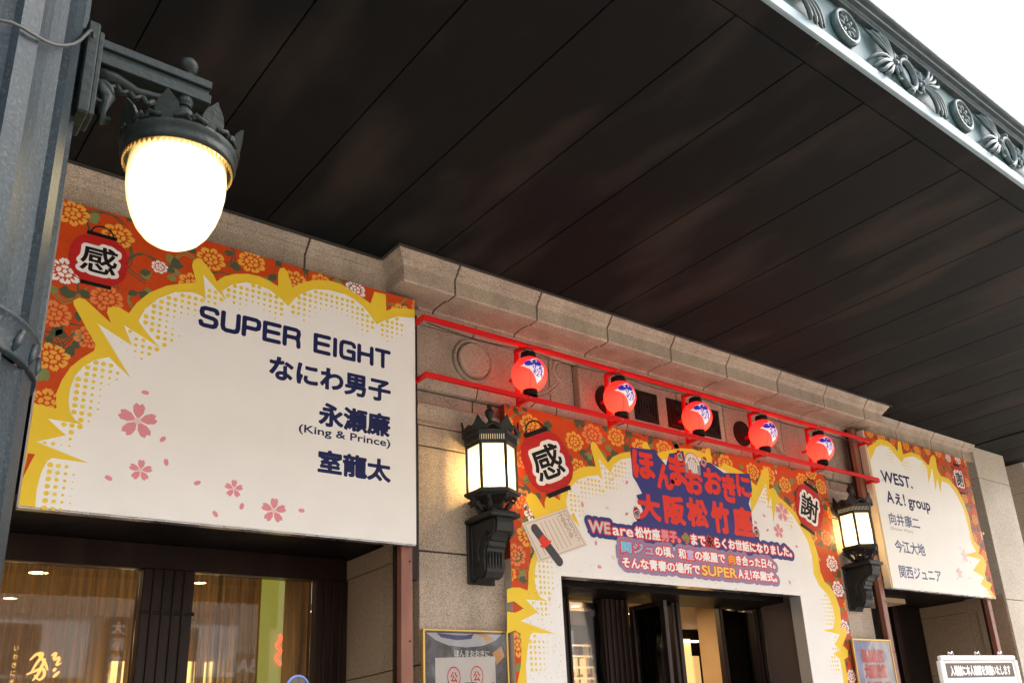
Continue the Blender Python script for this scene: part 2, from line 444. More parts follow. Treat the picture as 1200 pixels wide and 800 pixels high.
def stroke_text(s, X0, X1, Z0, Z1, w):
    """wide square-shouldered capitals drawn as thick strokes"""
    wd = [{'I': 0.14, ' ': 0.42}.get(c, 1.0) for c in s]; gp_ = 0.40
    tot = sum(wd) + gp_ * (len(s) - 1); u = (X1 - X0 - 2 * w) / tot
    x = X0 + w; Q, F = [], []
    for c, k in zip(s, wd):
        for st in STK.get(c, []):
            P = [(x + (px * k * u if c != 'I' else 0.5 * k * u), Z0 + w + pz * (Z1 - Z0 - 2 * w)) for px, pz in st]
            for a, b in zip(P, P[1:]):
                o = len(Q); d = Vector((b[0] - a[0], b[1] - a[1])).normalized() * 0.0004
                Q += [(a[0] - d.y, a[1] + d.x), (a[0] + d.y, a[1] - d.x), (b[0], b[1])]; F.append((o, o + 1, o + 2))
        x += (k + gp_) * u
    return dilate((Q, F), w, w * 0.30)
def put(name, QF, y, m, parent, **k):
    Q, F = QF
    G = []
    for f in F:
        a, b, c = (Q[i] for i in f[:3])
        G.append(tuple(f) if (b[0] - a[0]) * (c[1] - a[1]) - (c[0] - a[0]) * (b[1] - a[1]) > 0 else tuple(reversed(f)))
    return obj(name, ([(x, y, z) for x, z in Q], G), m, parent, **k)
def join2(L):
    V, F = [], []
    for Q, G in L:
        o = len(V); V += Q; F += [tuple(i + o for i in f) for f in G]
    return V, F
def dilate(QF, r, cell):
    """outline of a flat shape grown by r: distance field + marching squares"""
    Q, F = QF
    q = np.array(Q)
    lo = q.min(0) - r - 3 * cell
    hi = q.max(0) + r + 3 * cell
    nx, nz = int((hi[0] - lo[0]) / cell) + 1, int((hi[1] - lo[1]) / cell) + 1
    D = np.full((nx, nz), 9.0)
    for f in F:
        for t in range(1, len(f) - 1):
            T = q[[f[0], f[t], f[t + 1]]]
            m0 = np.maximum(((T.min(0) - r - cell - lo) / cell).astype(int), 0); m1 = ((T.max(0) + r + cell - lo) / cell).astype(int) + 2
            xs = lo[0] + np.arange(m0[0], min(m1[0], nx)) * cell; zs = lo[1] + np.arange(m0[1], min(m1[1], nz)) * cell
            X, Z = np.meshgrid(xs, zs, indexing='ij')
            d = np.full(X.shape, 9.0); ins = []
            for i in range(3):
                a, b = T[i], T[(i + 1) % 3]; e = b - a; L2 = max((e ** 2).sum(), 1e-12)
                u = np.clip(((X - a[0]) * e[0] + (Z - a[1]) * e[1]) / L2, 0, 1)
                d = np.minimum(d, np.hypot(X - a[0] - u * e[0], Z - a[1] - u * e[1]))
                ins.append(e[0] * (Z - a[1]) - e[1] * (X - a[0]))
            inside = ((ins[0] >= 0) & (ins[1] >= 0) & (ins[2] >= 0)) | ((ins[0] <= 0) & (ins[1] <= 0) & (ins[2] <= 0))
            d = np.where(inside, 0, d)
            sl_ = D[m0[0]:m0[0] + len(xs), m0[1]:m0[1] + len(zs)]
            np.minimum(sl_, d, out=sl_)
    V, G, idx = [], [], {}
    val = r - D
    def vid(key, p):
        if key not in idx: idx[key] = len(V); V.append(p)
        return idx[key]
    def corner(i, j): return vid((i, j), (lo[0] + i * cell, lo[1] + j * cell))
    def cross(i, j, k, l):
        a, b = val[i, j], val[k, l]; t = a / (a - b)
        return vid(((i, j), (k, l)) if (i, j) < (k, l) else ((k, l), (i, j)), (lo[0] + (i + (k - i) * t) * cell, lo[1] + (j + (l - j) * t) * cell))
    pos = val > 0
    cnt = pos[:-1, :-1].astype(int) + pos[1:, :-1] + pos[:-1, 1:] + pos[1:, 1:]
    for j in range(nz - 1):
        i = 0
        while i < nx - 1:
            c = cnt[i, j]
            if c == 4:
                k = i
                while k + 1 < nx - 1 and cnt[k + 1, j] == 4: k += 1
                G.append((corner(i, j), corner(k + 1, j), corner(k + 1, j + 1), corner(i, j + 1))); i = k + 1; continue
            if c > 0:
                cs = [(i, j), (i + 1, j), (i + 1, j + 1), (i, j + 1)]; poly = []
                for t in range(4):
                    a, b = cs[t], cs[(t + 1) % 4]
                    if pos[a]: poly.append(corner(*a))
                    if pos[a] != pos[b]: poly.append(cross(*a, *b))
                if len(poly) >= 3: G.append(tuple(poly))
            i += 1
    return V, G
# ------------------------------------------------------------------ the ground
def structure(name, geo, m, **k):
    o = obj(name, geo, m, None, kind='structure', **k); return o
structure('pavement', box(B(), -30, 45, -1.6, 5.9, GZ - 0.2, GZ), paving)
structure('road', ([(-400, -400, GZ - 0.11), (400, -400, GZ - 0.11), (400, 400, GZ - 0.11), (-400, 400, GZ - 0.11)], [(0, 1, 2, 3)]), asphalt)
structure('opposite_pavement', box(B(), -30, 45, -7.6, -5.2, GZ - 0.2, GZ), paving)

# ------------------------------------------------------------------ theatre facade
CX = 5.26
YW = 4.70
fac = thing('theatre_facade', 'granite theatre front with heavy cornice, recessed bays and plain pilasters', 'building', (CX, 5.0, GZ))
CP = [(4.372, 2.997), (4.380, 2.985), (4.398, 2.966), (4.404, 2.950), (4.418, 2.943), (4.424, 2.930), (4.440, 2.915), (4.440, 2.815),
      (4.448, 2.805), (4.530, 2.800), (4.537, 2.814), (4.66, 2.812), (4.70, 2.806), (4.706, 2.798), (4.708, 2.789)]
gap = 0.010
def cornice(xs, dy, m0=False, m1=False, body=0.32):
    prof = [(4.372 + body, 2.998)] + CP + [(4.708 + 0.12, 2.789)]
    prof = [(y + dy, z) for y, z in prof]
    for a, b in zip(xs, xs[1:]):
        f0 = (lambda y: y - dy - 4.372) if (m0 and a == xs[0]) else None
        f1 = (lambda y: -(y - dy - 4.372)) if (m1 and b == xs[-1]) else None
        obj('cornice_block', extr(prof, a + (0 if f0 else gap * 0.7), b - (0 if f1 else gap * 0.7), f0, f1), granite, fac)
    back = [(y + dy + 0.010, z + 0.006 if z < 2.9 else z) for y, z in CP]
    obj('mortar_bed', extr(back + [(4.9 + dy, 2.795), (4.9 + dy, 2.99)], xs[0] + 0.34 * bool(m0), xs[-1] - 0.34 * bool(m1)), mortar, fac)
JX = [2.521, 2.965, 3.634, 4.294, 4.963, 5.623, 6.300, 6.981, 7.637, 8.030]
cornice(JX, 0.0, True, True)
# mitred return of the projecting bay
def xret(sgn, xc):
    V, F = [], []
    for y, z in CP:
        V.append((xc + sgn * (y - 4.372), y + 0.0006, z)); 
    for y, z in CP:
        V.append((xc + sgn * (y - 4.372), y + 0.222, z))
    n = len(CP)
    for i in range(n - 1): F.append((i, i + 1, n + i + 1, n + i))
    return V, F
obj('cornice_return', xret(1, 2.521), granite, fac)
obj('cornice_return', xret(-1, 8.030), granite, fac)
cornice([-0.6, 0.05, 0.72, 1.38, 2.042, 2.70], 0.222)
cornice([7.86, 8.554, 9.255, 9.925, 10.165], 0.210)
# band under the soffit
BP = [(4.712, 2.787), (4.712, 2.772), (4.716, 2.768), (4.716, 2.748), (4.730, 2.735), (4.752, 2.722), (4.757, 2.716), (4.80, 2.716)]
bj = [2.60, 3.309, 3.980, 4.684, 5.372, 6.056, 6.674, 7.364, 7.95]
for a, b in zip(bj, bj[1:]): obj('band_block', extr(BP, a + gap / 2, b - gap / 2), granite, fac)
bxo('mortar_bed', 2.6, 7.95, 4.765, 4.80, 2.0, 2.787, mortar, fac)
# frieze
def slab(name, x0, x1, z0, z1, y=4.757, t=0.03, bev=0.003, m=granite):
    return bxo(name, x0 + gap / 2, x1 - gap / 2, y, y + t, z0 + gap / 2, z1 - gap / 2, m, fac, bev)
FZ0, FZ1 = 2.325, 2.714
for a, b in ((2.62, 3.975), (3.975, 4.205)): slab('frieze_block', a, b, FZ0, FZ1)
for a, b in ((6.345, 6.70), (6.70, 7.90)): slab('frieze_block', a, b, FZ0, FZ1)
for a, b in ((4.205, 4.70), (4.70, 5.263), (5.263, 5.83), (5.83, 6.345)): slab('raised_frieze_block', a, b, FZ0, FZ1 - 0.003, 4.700, 0.085, 0.006)
# carved disc and ring
bm = lathe(B(), [(0.0, -0.038), (0.118, -0.038), (0.126, -0.030), (0.128, 0.0)], (3.300, 4.757, 2.535), 40, axis='y')
obj('medallion', bm, granite, fac, smooth=False)
bm = lathe(B(), [(0.136, 0.0), (0.138, -0.020), (0.150, -0.026), (0.160, -0.018), (0.163, 0.0)], (3.300, 4.757, 2.535), 40, axis='y')
obj('medallion_ring', bm, granite, fac)
def arc(cx, cz, r, a0, a1, n=16): return [(cx + r * math.cos(a0 + (a1 - a0) * i / n), 4.757, cz + r * math.sin(a0 + (a1 - a0) * i / n)) for i in range(n + 1)]
for s_, c0 in ((1, 4.10), (-1, 6.44)):
    for r_, w_ in ((0.085, 0.016), (0.055, 0.010)):
        obj('carved_scroll', tube(B(), arc(c0, 2.64, r_, PI / 2 if s_ > 0 else PI / 2, PI / 2 + s_ * PI * 0.95), w_, 8), granite, fac, smooth=True)
    for d_ in (0, 0.03):
        obj('carved_festoon', tube(B(), [(c0 - s_ * (0.0 + 0.30 * (i / 12)), 4.755, 2.60 - d_ - 0.20 * math.sin(PI * 0.5 * i / 12)) for i in range(13)], 0.010, 6), granite, fac, smooth=True)
for cx in (4.475, 6.050):
    obj('round_vent', lathe(B(), [(0.0, -0.004), (0.100, -0.004), (0.112, -0.010), (0.114, 0.002)], (cx, 4.699, 2.47), 32, axis='y'), grille_m, fac)
for cx in (4.894, 5.263, 5.631):
    f = bxo('square_vent', cx - 0.131, cx + 0.131, 4.694, 4.702, 2.37, 2.62, grille_m, fac)
    for k in range(4):          # nested square bars
        h = 0.112 - k * 0.030
        for a, b, c, d in ((-h, h, h - 0.010, h), (-h, h, -h, -h + 0.010), (-h, -h + 0.010, -h + 0.0105, h - 0.0105), (h - 0.010, h, -h + 0.0105, h - 0.0105)):
            bxo('vent_bar', cx + a, cx + b, 4.687, 4.6938, 2.495 + c, 2.495 + d, wood_dark, f)
# lower band, then the bed moulding
LP = [(4.80, 2.323), (4.706, 2.323), (4.708, 2.30), (4.722, 2.255), (4.736, 2.247), (4.80, 2.247)]
lj = [2.62, 3.303, 3.985, 4.68, 5.36, 6.02, 6.682, 7.355, 7.95]
for a, b in zip(lj, lj[1:]):
    obj('string_course', extr(LP, a + gap / 2, b - gap / 2), granite, fac)
lj2 = [2.62, 3.29, 3.97, 4.66, 5.34, 6.01, 6.68, 7.34, 7.95]
for a, b in zip(lj2, lj2[1:]): slab('frieze_block', a, b, 2.135, 2.243, 4.752, 0.04)
MP = [(4.80, 2.137), (4.700, 2.137), (4.690, 2.128), (4.692, 2.100), (4.706, 2.078), (4.712, 2.062), (4.712, 2.030), (4.704, 2.010), (4.700, 2.000), (4.700, 1.990), (4.80, 1.990)]
# piers
def pier(x0, x1):
    obj('bed_moulding', extr(MP, x0, x1), granite, fac)
    zs = [1.988, 1.850, 1.189, 0.53, -0.13, -0.8, GZ]
    for a, b in zip(zs[1:], zs): slab('pier_block', x0, x1, a, b, YW, 0.06, 0.003)
    bxo('mortar_bed', x0 + 0.01, x1 - 0.01, YW + 0.05, 5.10, GZ, 1.99, mortar, fac)
pier(2.835, 3.93)
pier(6.50, 7.585)
# wall filling behind the printed panel, above the door
bxo('wall_core', 3.93, 6.50, 4.74, 5.10, 1.20, 2.13, mortar, fac)
# reveals of the two side bays
def reveal(x, sgn, y0, grooves, y1, name='reveal_block'):
    ys = [y0] + grooves + [y1]
    zs = [1.30, 1.17, 0.53, -0.13, -0.8, GZ]
    for i, (a, b) in enumerate(zip(ys, ys[1:])):
        for c, d in zip(zs[1:], zs):
            dd = 0.012 if i == 1 else 0.0
            bm = box(B(), min(x, x + sgn * 0.05) - sgn * 0, max(x, x + sgn * 0.05), a + 0.002, b - 0.002, c + 0.003, d - 0.003, 0.002)
            bmesh.ops.translate(bm, verts=bm.verts, vec=(-sgn * dd, 0, 0))
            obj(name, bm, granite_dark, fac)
    bxo('mortar_bed', min(x + sgn * 0.02, x + sgn * 0.12), max(x + sgn * 0.02, x + sgn * 0.12), y0 + 0.02, y1, GZ, 1.29, mortar, fac)
reveal(2.836, 1, 4.765, [4.965, 5.10], 5.66)
reveal(10.15, 1, 4.64, [4.84, 4.97, 5.08], 5.66)
reveal(0.385, -1, 4.765, [4.965, 5.10], 5.66)
# bay heads: dark header wall behind the boards and the recess soffit
for a, b in ((0.385, 2.835), (7.585, 10.15)):
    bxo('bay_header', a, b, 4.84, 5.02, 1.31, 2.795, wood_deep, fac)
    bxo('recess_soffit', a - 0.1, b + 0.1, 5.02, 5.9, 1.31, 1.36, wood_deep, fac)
bxo('pier_core', -0.6, 0.385, 4.70, 5.1, GZ, 2.79, granite, fac)
# right hand pilasters: face, side face, joints
for x0, x1 in ((10.16, 10.925), (11.44, 12.3), (12.9, 13.8)):
    zs = [2.998 if x0 > 10.2 else 2.998, 2.62, 1.24, 0.10, -0.6, GZ]
    for c, d in zip(zs[1:], zs):
        bxo('pilaster_block', x0, x1, 4.625, 5.10, c + 0.003, d - 0.003, granite_pale_lit, fac, 0.003)
    bxo('mortar_bed', x0 + 0.01, x1 - 0.01, 4.635, 5.05, GZ, 2.99, mortar, fac)
for x0, x1 in ((10.925, 11.44), (12.3, 12.9), (13.8, 16)):
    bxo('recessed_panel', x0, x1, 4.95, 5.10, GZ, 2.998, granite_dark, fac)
# upper storeys above the canopy keep the sky off the lobby
bxo('upper_wall', -12, 24, 4.9, 5.6, 3.03, 9.0, granite, fac)
bxo('side_wall', -12, -0.6, 4.9, 5.2, GZ, 2.9, granite, fac)
bxo('roof_slab', -1.2, 16.5, 5.2, 9.2, 2.80, 2.95, mortar, fac)
bxo('back_wall', -1.2, 16.5, 9.0, 9.2, GZ, 2.80, warm_wall, fac)
for x in (-1.2, 16.4): bxo('end_wall', x, x + 0.1, 5.2, 9.0, GZ, 2.80, mortar, fac)
for x, y_ in ((3.05, 5.1), (9.30, 5.75)): bxo('party_wall', x, x + 0.1, y_, 9.0, GZ, 2.80, warm_wall, fac)

# ------------------------------------------------------------------ windows of the left bay (glass at y = 5.64)
def window_set(x0, mull, x1, label, loc):
    wn = thing('shopfront_window', label, 'window', loc)
    Y = 5.60
    bxo('head_frame', x0, x1, Y, Y + 0.10, 1.162, 1.31, wood_dark, wn, 0.004)
    for a, b in mull:
        bxo('mullion', a, b, Y - 0.02, Y + 0.10, GZ, 1.16, wood_dark, wn, 0.004)
        k = int((b - a) / 0.05)
        for i in range(1, k):
            x = a + (b - a) * i / k
            bxo('mullion_bead', x - 0.006, x + 0.006, Y - 0.034, Y - 0.0205, GZ, 1.16, wood_dark, wn, 0.002)
    xs = [x0] + [v for ab in mull for v in ab] + [x1]
    return wn
wl = window_set(0.385, [(1.566, 1.850), (2.615, 2.835)], 2.835, 'tall dark framed shop window under the left board with sheer curtains behind', (1.6, 5.64, GZ))
for a, b in ((0.385, 1.565), (1.851, 2.614)):
    bxo('pane', a, b, 5.645, 5.651, GZ, 1.161, glass, wl)
for z in (0.90,):
    bxo('door_rail', 1.56, 1.86, 5.570, 5.579, z, z + 0.02, wood_deep, wl)
# pleated sheer curtain
def curtain(x0, x1, y, z0, z1, amp, n):
    V, F = [], []
    for i in range(n + 1):
        x = x0 + (x1 - x0) * i / n
        yy = y + amp * math.sin(i * 1.9) * (0.6 + 0.4 * math.sin(i * 0.37)) + amp * 0.6 * math.sin(i * 0.61)
        V += [(x, yy, z0), (x, yy, z1)]
    for i in range(n): F.append((2 * i, 2 * i + 2, 2 * i + 3, 2 * i + 1))
    return V, F
def sheer(name, col, tr):
    m = bpy.data.materials.new(name); m.use_nodes = True
    n = m.node_tree; n.nodes.clear(); L = n.links.new
    o = n.nodes.new('ShaderNodeOutputMaterial'); d = n.nodes.new('ShaderNodeBsdfDiffuse'); t = n.nodes.new('ShaderNodeBsdfTransparent'); tl = n.nodes.new('ShaderNodeBsdfTranslucent')
    a = n.nodes.new('ShaderNodeMixShader'); b = n.nodes.new('ShaderNodeMixShader'); a.inputs[0].default_value = 0.5; 
    tc = n.nodes.new('ShaderNodeTexCoord'); mp = n.nodes.new('ShaderNodeMapping'); mp.inputs['Scale'].default_value = (14, 1, 0.3); nz = n.nodes.new('ShaderNodeTexNoise'); nz.inputs['Scale'].default_value = 2.2
    mr = n.nodes.new('ShaderNodeMapRange'); mr.inputs[1].default_value = 0.38; mr.inputs[2].default_value = 0.60; mr.inputs[3].default_value = tr - 0.40; mr.inputs[4].default_value = min(1, tr + 0.25)
    L(tc.outputs['Object'], mp.inputs[0]); L(mp.outputs[0], nz.inputs[0]); L(nz.outputs[0], mr.inputs[0]); L(mr.outputs[0], b.inputs[0])
    d.inputs[0].default_value = (*col, 1); tl.inputs[0].default_value = (*col, 1)
    L(d.outputs[0], a.inputs[1]); L(tl.outputs[0], a.inputs[2]); L(a.outputs[0], b.inputs[1]); L(t.outputs[0], b.inputs[2]); L(b.outputs[0], o.inputs[0])
    MC[name] = m
    return m
sheer_m = sheer('sheer_curtain', (0.36, 0.28, 0.19), 0.45)
for a, b, lab in ((0.30, 1.60, 'brown sheer pleated curtain behind the left pane under the big board'), (1.84, 2.78, 'brown sheer pleated curtain behind the pane beside the stone reveal')):
    o = obj('curtain', curtain(a, b, 5.80, GZ, 1.20, 0.022, 150), sheer_m, None, loc=((a + b) / 2, 5.80, GZ), smooth=True)
    tag(o, lab, 'curtain', 'sheer curtains in the shop window')
# the room behind: ceiling, lights, counter and shelf bands glowing in place of lamplight
room = thing('shop_interior', 'warm lit room seen through the curtains at lower left', 'room', (1.6, 7.5, GZ))
bxo('room_ceiling', -1.1, 3.05, 5.9, 8.98, 1.42, 1.5, lobby_ceil, room)
bxo('lit_counter', -0.6, 1.50, 8.3, 8.5, -0.2, 0.62, emis('warm_counter', (1.0, 0.55, 0.16), 1.1), room)
bxo('lit_shelf', -0.8, 1.2, 8.6, 8.7, 1.00, 1.22, emis('warm_shelf', (1.0, 0.60, 0.22), 0.40), room)
for k in range(7):
    bxo('slot_light', 2.2 + k * 0.26, 2.30 + k * 0.26 + 0.03 * (k % 3), 8.5, 8.56, 0.2, 0.98, emis('warm_slot', (1.0, 0.62, 0.20), 1.7), room)
def downlight(x, y, z, label, r=0.06):
    t = thing('downlight', label, 'ceiling light', (x, y, z), 'round downlights glowing behind the glass')
    obj('lamp_disc', lathe(B(), [(0, -0.004), (r * 0.8, -0.004)], (x, y, z), 20), downlight_m, t)
    obj('trim_ring', lathe(B(), [(r * 0.8, -0.006), (r, -0.006), (r, 0.0)], (x, y, z), 20), brass, t)
    return t
downlight(1.337, 7.197, 1.42, 'oval glowing downlight at the top of the left window pane', 0.075)
downlight(1.367, 8.257, 1.42, 'lower left glowing downlight half hidden by the column', 0.06)
downlight(2.435, 7.226, 1.42, 'small glowing downlight at the top left of the pane beside the stone', 0.06)
# things stuck to and hung behind the panes
lg = thing('glass_lettering', 'gold brush lettering on the glass at bottom left', 'lettering', (0.9, 5.64, 0.6))
gl = emis('gold_leaf_glow', (1.0, 0.50, 0.08), 0.55)  # gold lettering given a glow of its own, though no lamp
def brush(name, pts, w, m, parent, y):
    """brush stroke: a flat ribbon with swelling width"""
    P = [Vector(p) for p in pts]; V, F = [], []
    n = 14; Q = []
    for i in range(n + 1):
        t = i / n * (len(P) - 1); k = min(int(t), len(P) - 2); u = t - k
        a = P[max(k - 1, 0)]; b = P[k]; c = P[k + 1]; d = P[min(k + 2, len(P) - 1)]
        Q.append(0.5 * ((2 * b) + (c - a) * u + (2 * a - 5 * b + 4 * c - d) * u * u + (3 * b - a - 3 * c + d) * u ** 3))
    for i, p in enumerate(Q):
        t = (Q[min(i + 1, n)] - Q[max(i - 1, 0)]).normalized(); nn = Vector((-t.y, t.x)); ww = w * (0.35 + 0.65 * math.sin(PI * min(1, (i + 1) / (n + 1)))) 
        V += [(p.x + nn.x * ww, y, p.y + nn.y * ww), (p.x - nn.x * ww, y, p.y - nn.y * ww)]
    for i in range(n): F.append((2 * i, 2 * i + 1, 2 * i + 3, 2 * i + 2))
    return obj(name, (V, F), m, parent)
for s_ in ([(1.0639, 0.6523), (1.0917, 0.683), (1.1196, 0.6833), (1.0942, 0.6308), (1.0759, 0.5875)], [(1.0952, 0.6874), (1.1323, 0.644), (1.1535, 0.6004)], [(1.0574, 0.579), (1.0905, 0.5961), (1.1285, 0.6091), (1.1401, 0.5787), (1.1194, 0.5529), (1.0926, 0.5789)], [(1.1607, 0.6749), (1.1829, 0.6928), (1.1749, 0.6574), (1.2023, 0.6664), (1.1906, 0.6267), (1.2135, 0.64)], [(1.1781, 0.596), (1.1922, 0.6135)], [(1.1817, 0.5655), (1.2104, 0.596)], [(1.1342, 0.6615), (1.1229, 0.6221), (1.1084, 0.5788), (1.0885, 0.5488)]):
    brush('brush_stroke', s_, 0.008, gl, lg, 5.640)
for k in range(11):
    bm = B(); put('small_character', fitted('いわきにまかせごちそう'[k], 0.985 + 0.02 * 0, 1.005, 0.70 - k * 0.042, 0.725 - k * 0.042), 5.6405, gl, lg)
# yellow poster and neon behind the right pane
pz = thing('yellow_poster', 'yellow green paper strip hanging inside the right window pane', 'poster', (2.45, 5.70, 0.5))
bxo('paper', 2.305, 2.455, 5.700, 5.704, GZ, 1.19, emis('yellow_paper_glow', (0.62, 0.58, 0.06), 0.24), pz)  # the paper's yellow is emitted, so it looks brightly lit
nz_ = thing('neon_sign', 'small red squiggle neon on the yellow strip', 'neon sign', (2.44, 5.69, 0.7))
obj('neon_tube', tube(B(), [(2.43 + 0.018 * math.sin(i * 1.1), 5.692, 0.82 - i * 0.014) for i in range(14)], 0.008, 6), emis('neon_red', (1.0, 0.05, 0.02), 2.0), nz_)
# ------------------------------------------------------------------ right bay and its doors
wr = thing('side_door', 'dark side doorway under the right board', 'door', (9.0, 5.64, GZ))
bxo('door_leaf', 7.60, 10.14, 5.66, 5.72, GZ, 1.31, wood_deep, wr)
for x in (7.7, 8.3, 8.9, 9.5): bxo('door_stile', x, x + 0.10, 5.62, 5.655, GZ, 1.30, wood_dark, wr, 0.004)
obj('curtain', curtain(7.60, 7.95, 5.1, GZ, 0.95, 0.012, 40), mat('cream_curtain', (0.26, 0.20, 0.13), 0.8), wr, smooth=True)

# ------------------------------------------------------------------ entrance doors
en = thing('entrance_doors', 'bronze framed glass entrance doors standing open in the middle', 'door', (5.2, 5.3, GZ))
D0 = 5.22
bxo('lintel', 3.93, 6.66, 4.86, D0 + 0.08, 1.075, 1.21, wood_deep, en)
def leaf(px, py, ang, wd, ztop=1.02, lab=None):
    """glazed leaf hinged at px, py"""
    M = Matrix.Translation((px, py, 0)) @ Matrix.Rotation(ang, 4, 'Z')
    def P(bm): bmesh.ops.transform(bm, matrix=M, verts=bm.verts); return bm
    fr = obj('door_leaf', P(box(box(box(box(B(), 0, 0.045, -0.02, 0.02, GZ, ztop, 0.003), wd - 0.045, wd, -0.02, 0.02, GZ, ztop, 0.003), 0.045, wd - 0.045, -0.02, 0.02, ztop - 0.03, ztop, 0.003), 0.045, wd - 0.045, -0.02, 0.02, GZ, GZ + 0.25, 0.003)), wood_dark, en)
    obj('pane', P(box(B(), 0.045, wd - 0.045, -0.004, 0.004, GZ + 0.25, ztop - 0.03)), glass, fr)
    if False: obj('handle', P(tube(B(), [(wd - 0.07, -0.05, 0.0), (wd - 0.07, -0.05, 0.80)], 0.012, 8)), steel_b, fr)
    return fr
def jamb(a, b, y0=D0 - 0.05, y1=D0 + 0.07):
    j = bxo('jamb', a, b, y0, y1, GZ, 1.074, wood_dark, en, 0.006)
    n = max(1, int((b - a) / 0.05))
    for i in range(n): 
        x = a + (i + 0.5) * (b - a) / n
        bxo('jamb_bead', x - 0.010, x + 0.010, y0 - 0.014, y0 - 0.0005, GZ, 1.07, wood_dark, j, 0.003)
jamb(3.935, 4.386)
jamb(4.708, 4.975)
leaf(5.00, 5.18, -PI / 2 + 0.05, 0.36)
jamb(5.300, 5.345, D0 - 0.06, D0 + 0.02)
jamb(5.400, 5.500, D0 - 0.10, D0 + 0.0)
bxo('pane', 4.386, 4.708, D0, D0 + 0.006, GZ, 1.045, glass, en)
jamb(6.060, 6.100, D0 - 0.02, D0 + 0.04)
bxo('pane', 6.100, 6.460, D0, D0 + 0.006, GZ, 1.045, glass, en)
jamb(6.460, 6.564, D0 - 0.06, D0 + 0.04)
bxo('door_pull', 6.440, 6.452, D0 - 0.07, D0 - 0.05, 0.2, 0.8, wood_dark, en)
for (a, b, c, d) in ((4.86, 4.965, GZ, 0.53), (4.97, 5.25, GZ, 0.53), (4.86, 4.965, 0.536, 1.075), (4.97, 5.25, 0.536, 1.075)):
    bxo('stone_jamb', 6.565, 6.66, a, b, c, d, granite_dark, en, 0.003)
# lobby
lb = thing('lobby', 'warm lobby with stone wall and ceiling lights behind the open doors', 'room', (5.2, 7.0, GZ))
bxo('lobby_ceiling', 3.16, 9.28, 5.32, 8.98, 1.26, 1.36, lobby_ceil, lb)
bxo('stone_wall', 6.9, 7.34, 5.32, 6.22, GZ, 1.259, warm_wall, lb)
bxo('dark_backing', 6.885, 6.899, 5.32, 5.88, GZ, 1.255, mat('dark_backing_gloss', (0.012, 0.009, 0.008), 0.06, spec=1.0), lb)  # dark glossy panel added behind the pane to darken it and mirror downlights
for y in (5.50, 5.70, 5.85): bxo('panel_bar', 6.870, 6.8845, y, y + 0.03, GZ, 1.25, wood_dark, lb)
PZ = 1.255
bxo('far_partition', 3.2, 9.28, 7.5, 7.6, GZ, PZ, wood_deep, lb)
rq = random.Random(12)
for k in range(10):          # lobby shop shelves, left, lamplight given as their own glow
    x = 6.28 + k * 0.055
    if k in (2, 5): continue
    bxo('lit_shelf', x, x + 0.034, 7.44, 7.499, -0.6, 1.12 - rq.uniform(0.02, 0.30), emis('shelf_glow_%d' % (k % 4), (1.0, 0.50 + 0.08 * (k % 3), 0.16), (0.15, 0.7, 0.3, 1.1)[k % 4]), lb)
for k in range(7):
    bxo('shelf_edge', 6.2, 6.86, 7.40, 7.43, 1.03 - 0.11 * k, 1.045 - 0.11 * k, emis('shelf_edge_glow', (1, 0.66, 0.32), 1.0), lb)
for k in range(30):
    x = rq.uniform(6.2, 6.85); z = 1.03 - 0.11 * rq.randrange(1, 7)
    bxo('shelf_goods', x, x + rq.uniform(0.02, 0.05), 7.34, 7.39, z + 0.016, z + rq.uniform(0.04, 0.08), mat('goods_%d' % (k % 4), ((0.30, 0.03, 0.02), (0.5, 0.4, 0.2), (0.05, 0.05, 0.07), (0.4, 0.2, 0.05))[k % 4], 0.5), lb)
bxo('glass_post', 5.72, 5.75, 6.4, 6.43, GZ, 1.06, steel_b, lb)
for x0_, x1_, z_, e_ in ((7.55, 7.66, 1.05, 0.35), (7.72, 7.86, 1.10, 0.5), (7.98, 8.10, 1.14, 0.6), (8.12, 8.22, 0.95, 0.35)):  # glowing panels stand in for lit rooms beyond the partition
    bxo('glow_panel', x0_, x1_, 7.44, 7.499, GZ, z_, emis('opening_glow_%d' % int(e_ * 10), (1.0, 0.58, 0.20), e_), lb)
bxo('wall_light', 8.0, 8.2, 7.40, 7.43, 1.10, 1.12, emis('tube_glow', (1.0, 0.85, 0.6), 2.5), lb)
for k, (x, y) in enumerate(((6.14, 6.04), (5.56, 6.48), (4.99, 6.94))):
    downlight(x, y, 1.258, ('front', 'middle', 'back')[k] + ' light of the row mirrored in the dark right door panel', 0.05)
downlight(5.949, 6.701, 1.258, 'downlight nearest the left jamb of the entrance', 0.05)
downlight(6.496, 7.249, 1.258, 'lower downlight in the left entrance pane', 0.05)
downlight(6.469, 6.677, 1.258, 'tiny downlight at the left edge of the middle pane', 0.05)
downlight(6.417, 6.160, 1.258, 'downlight between the two bronze jambs', 0.05)
# warm lamps of the rooms
def arealamp(name, x, y, z, sx, sy, e, col=(1, 0.66, 0.34)):
    l = bpy.data.lights.new(name, 'AREA'); l.shape = 'RECTANGLE'; l.size = sx * K; l.size_y = sy * K; l.energy = e; l.color = col
    o = bpy.data.objects.new(name, l); C.objects.link(o); o.location = (x, y, z); return o
arealamp('lobby_lamp', 5.4, 6.2, 1.24, 1.6, 0.8, 17)
arealamp('shop_lamp', 1.3, 7.0, 1.38, 2.2, 1.4, 5.5, (1, 0.72, 0.45))

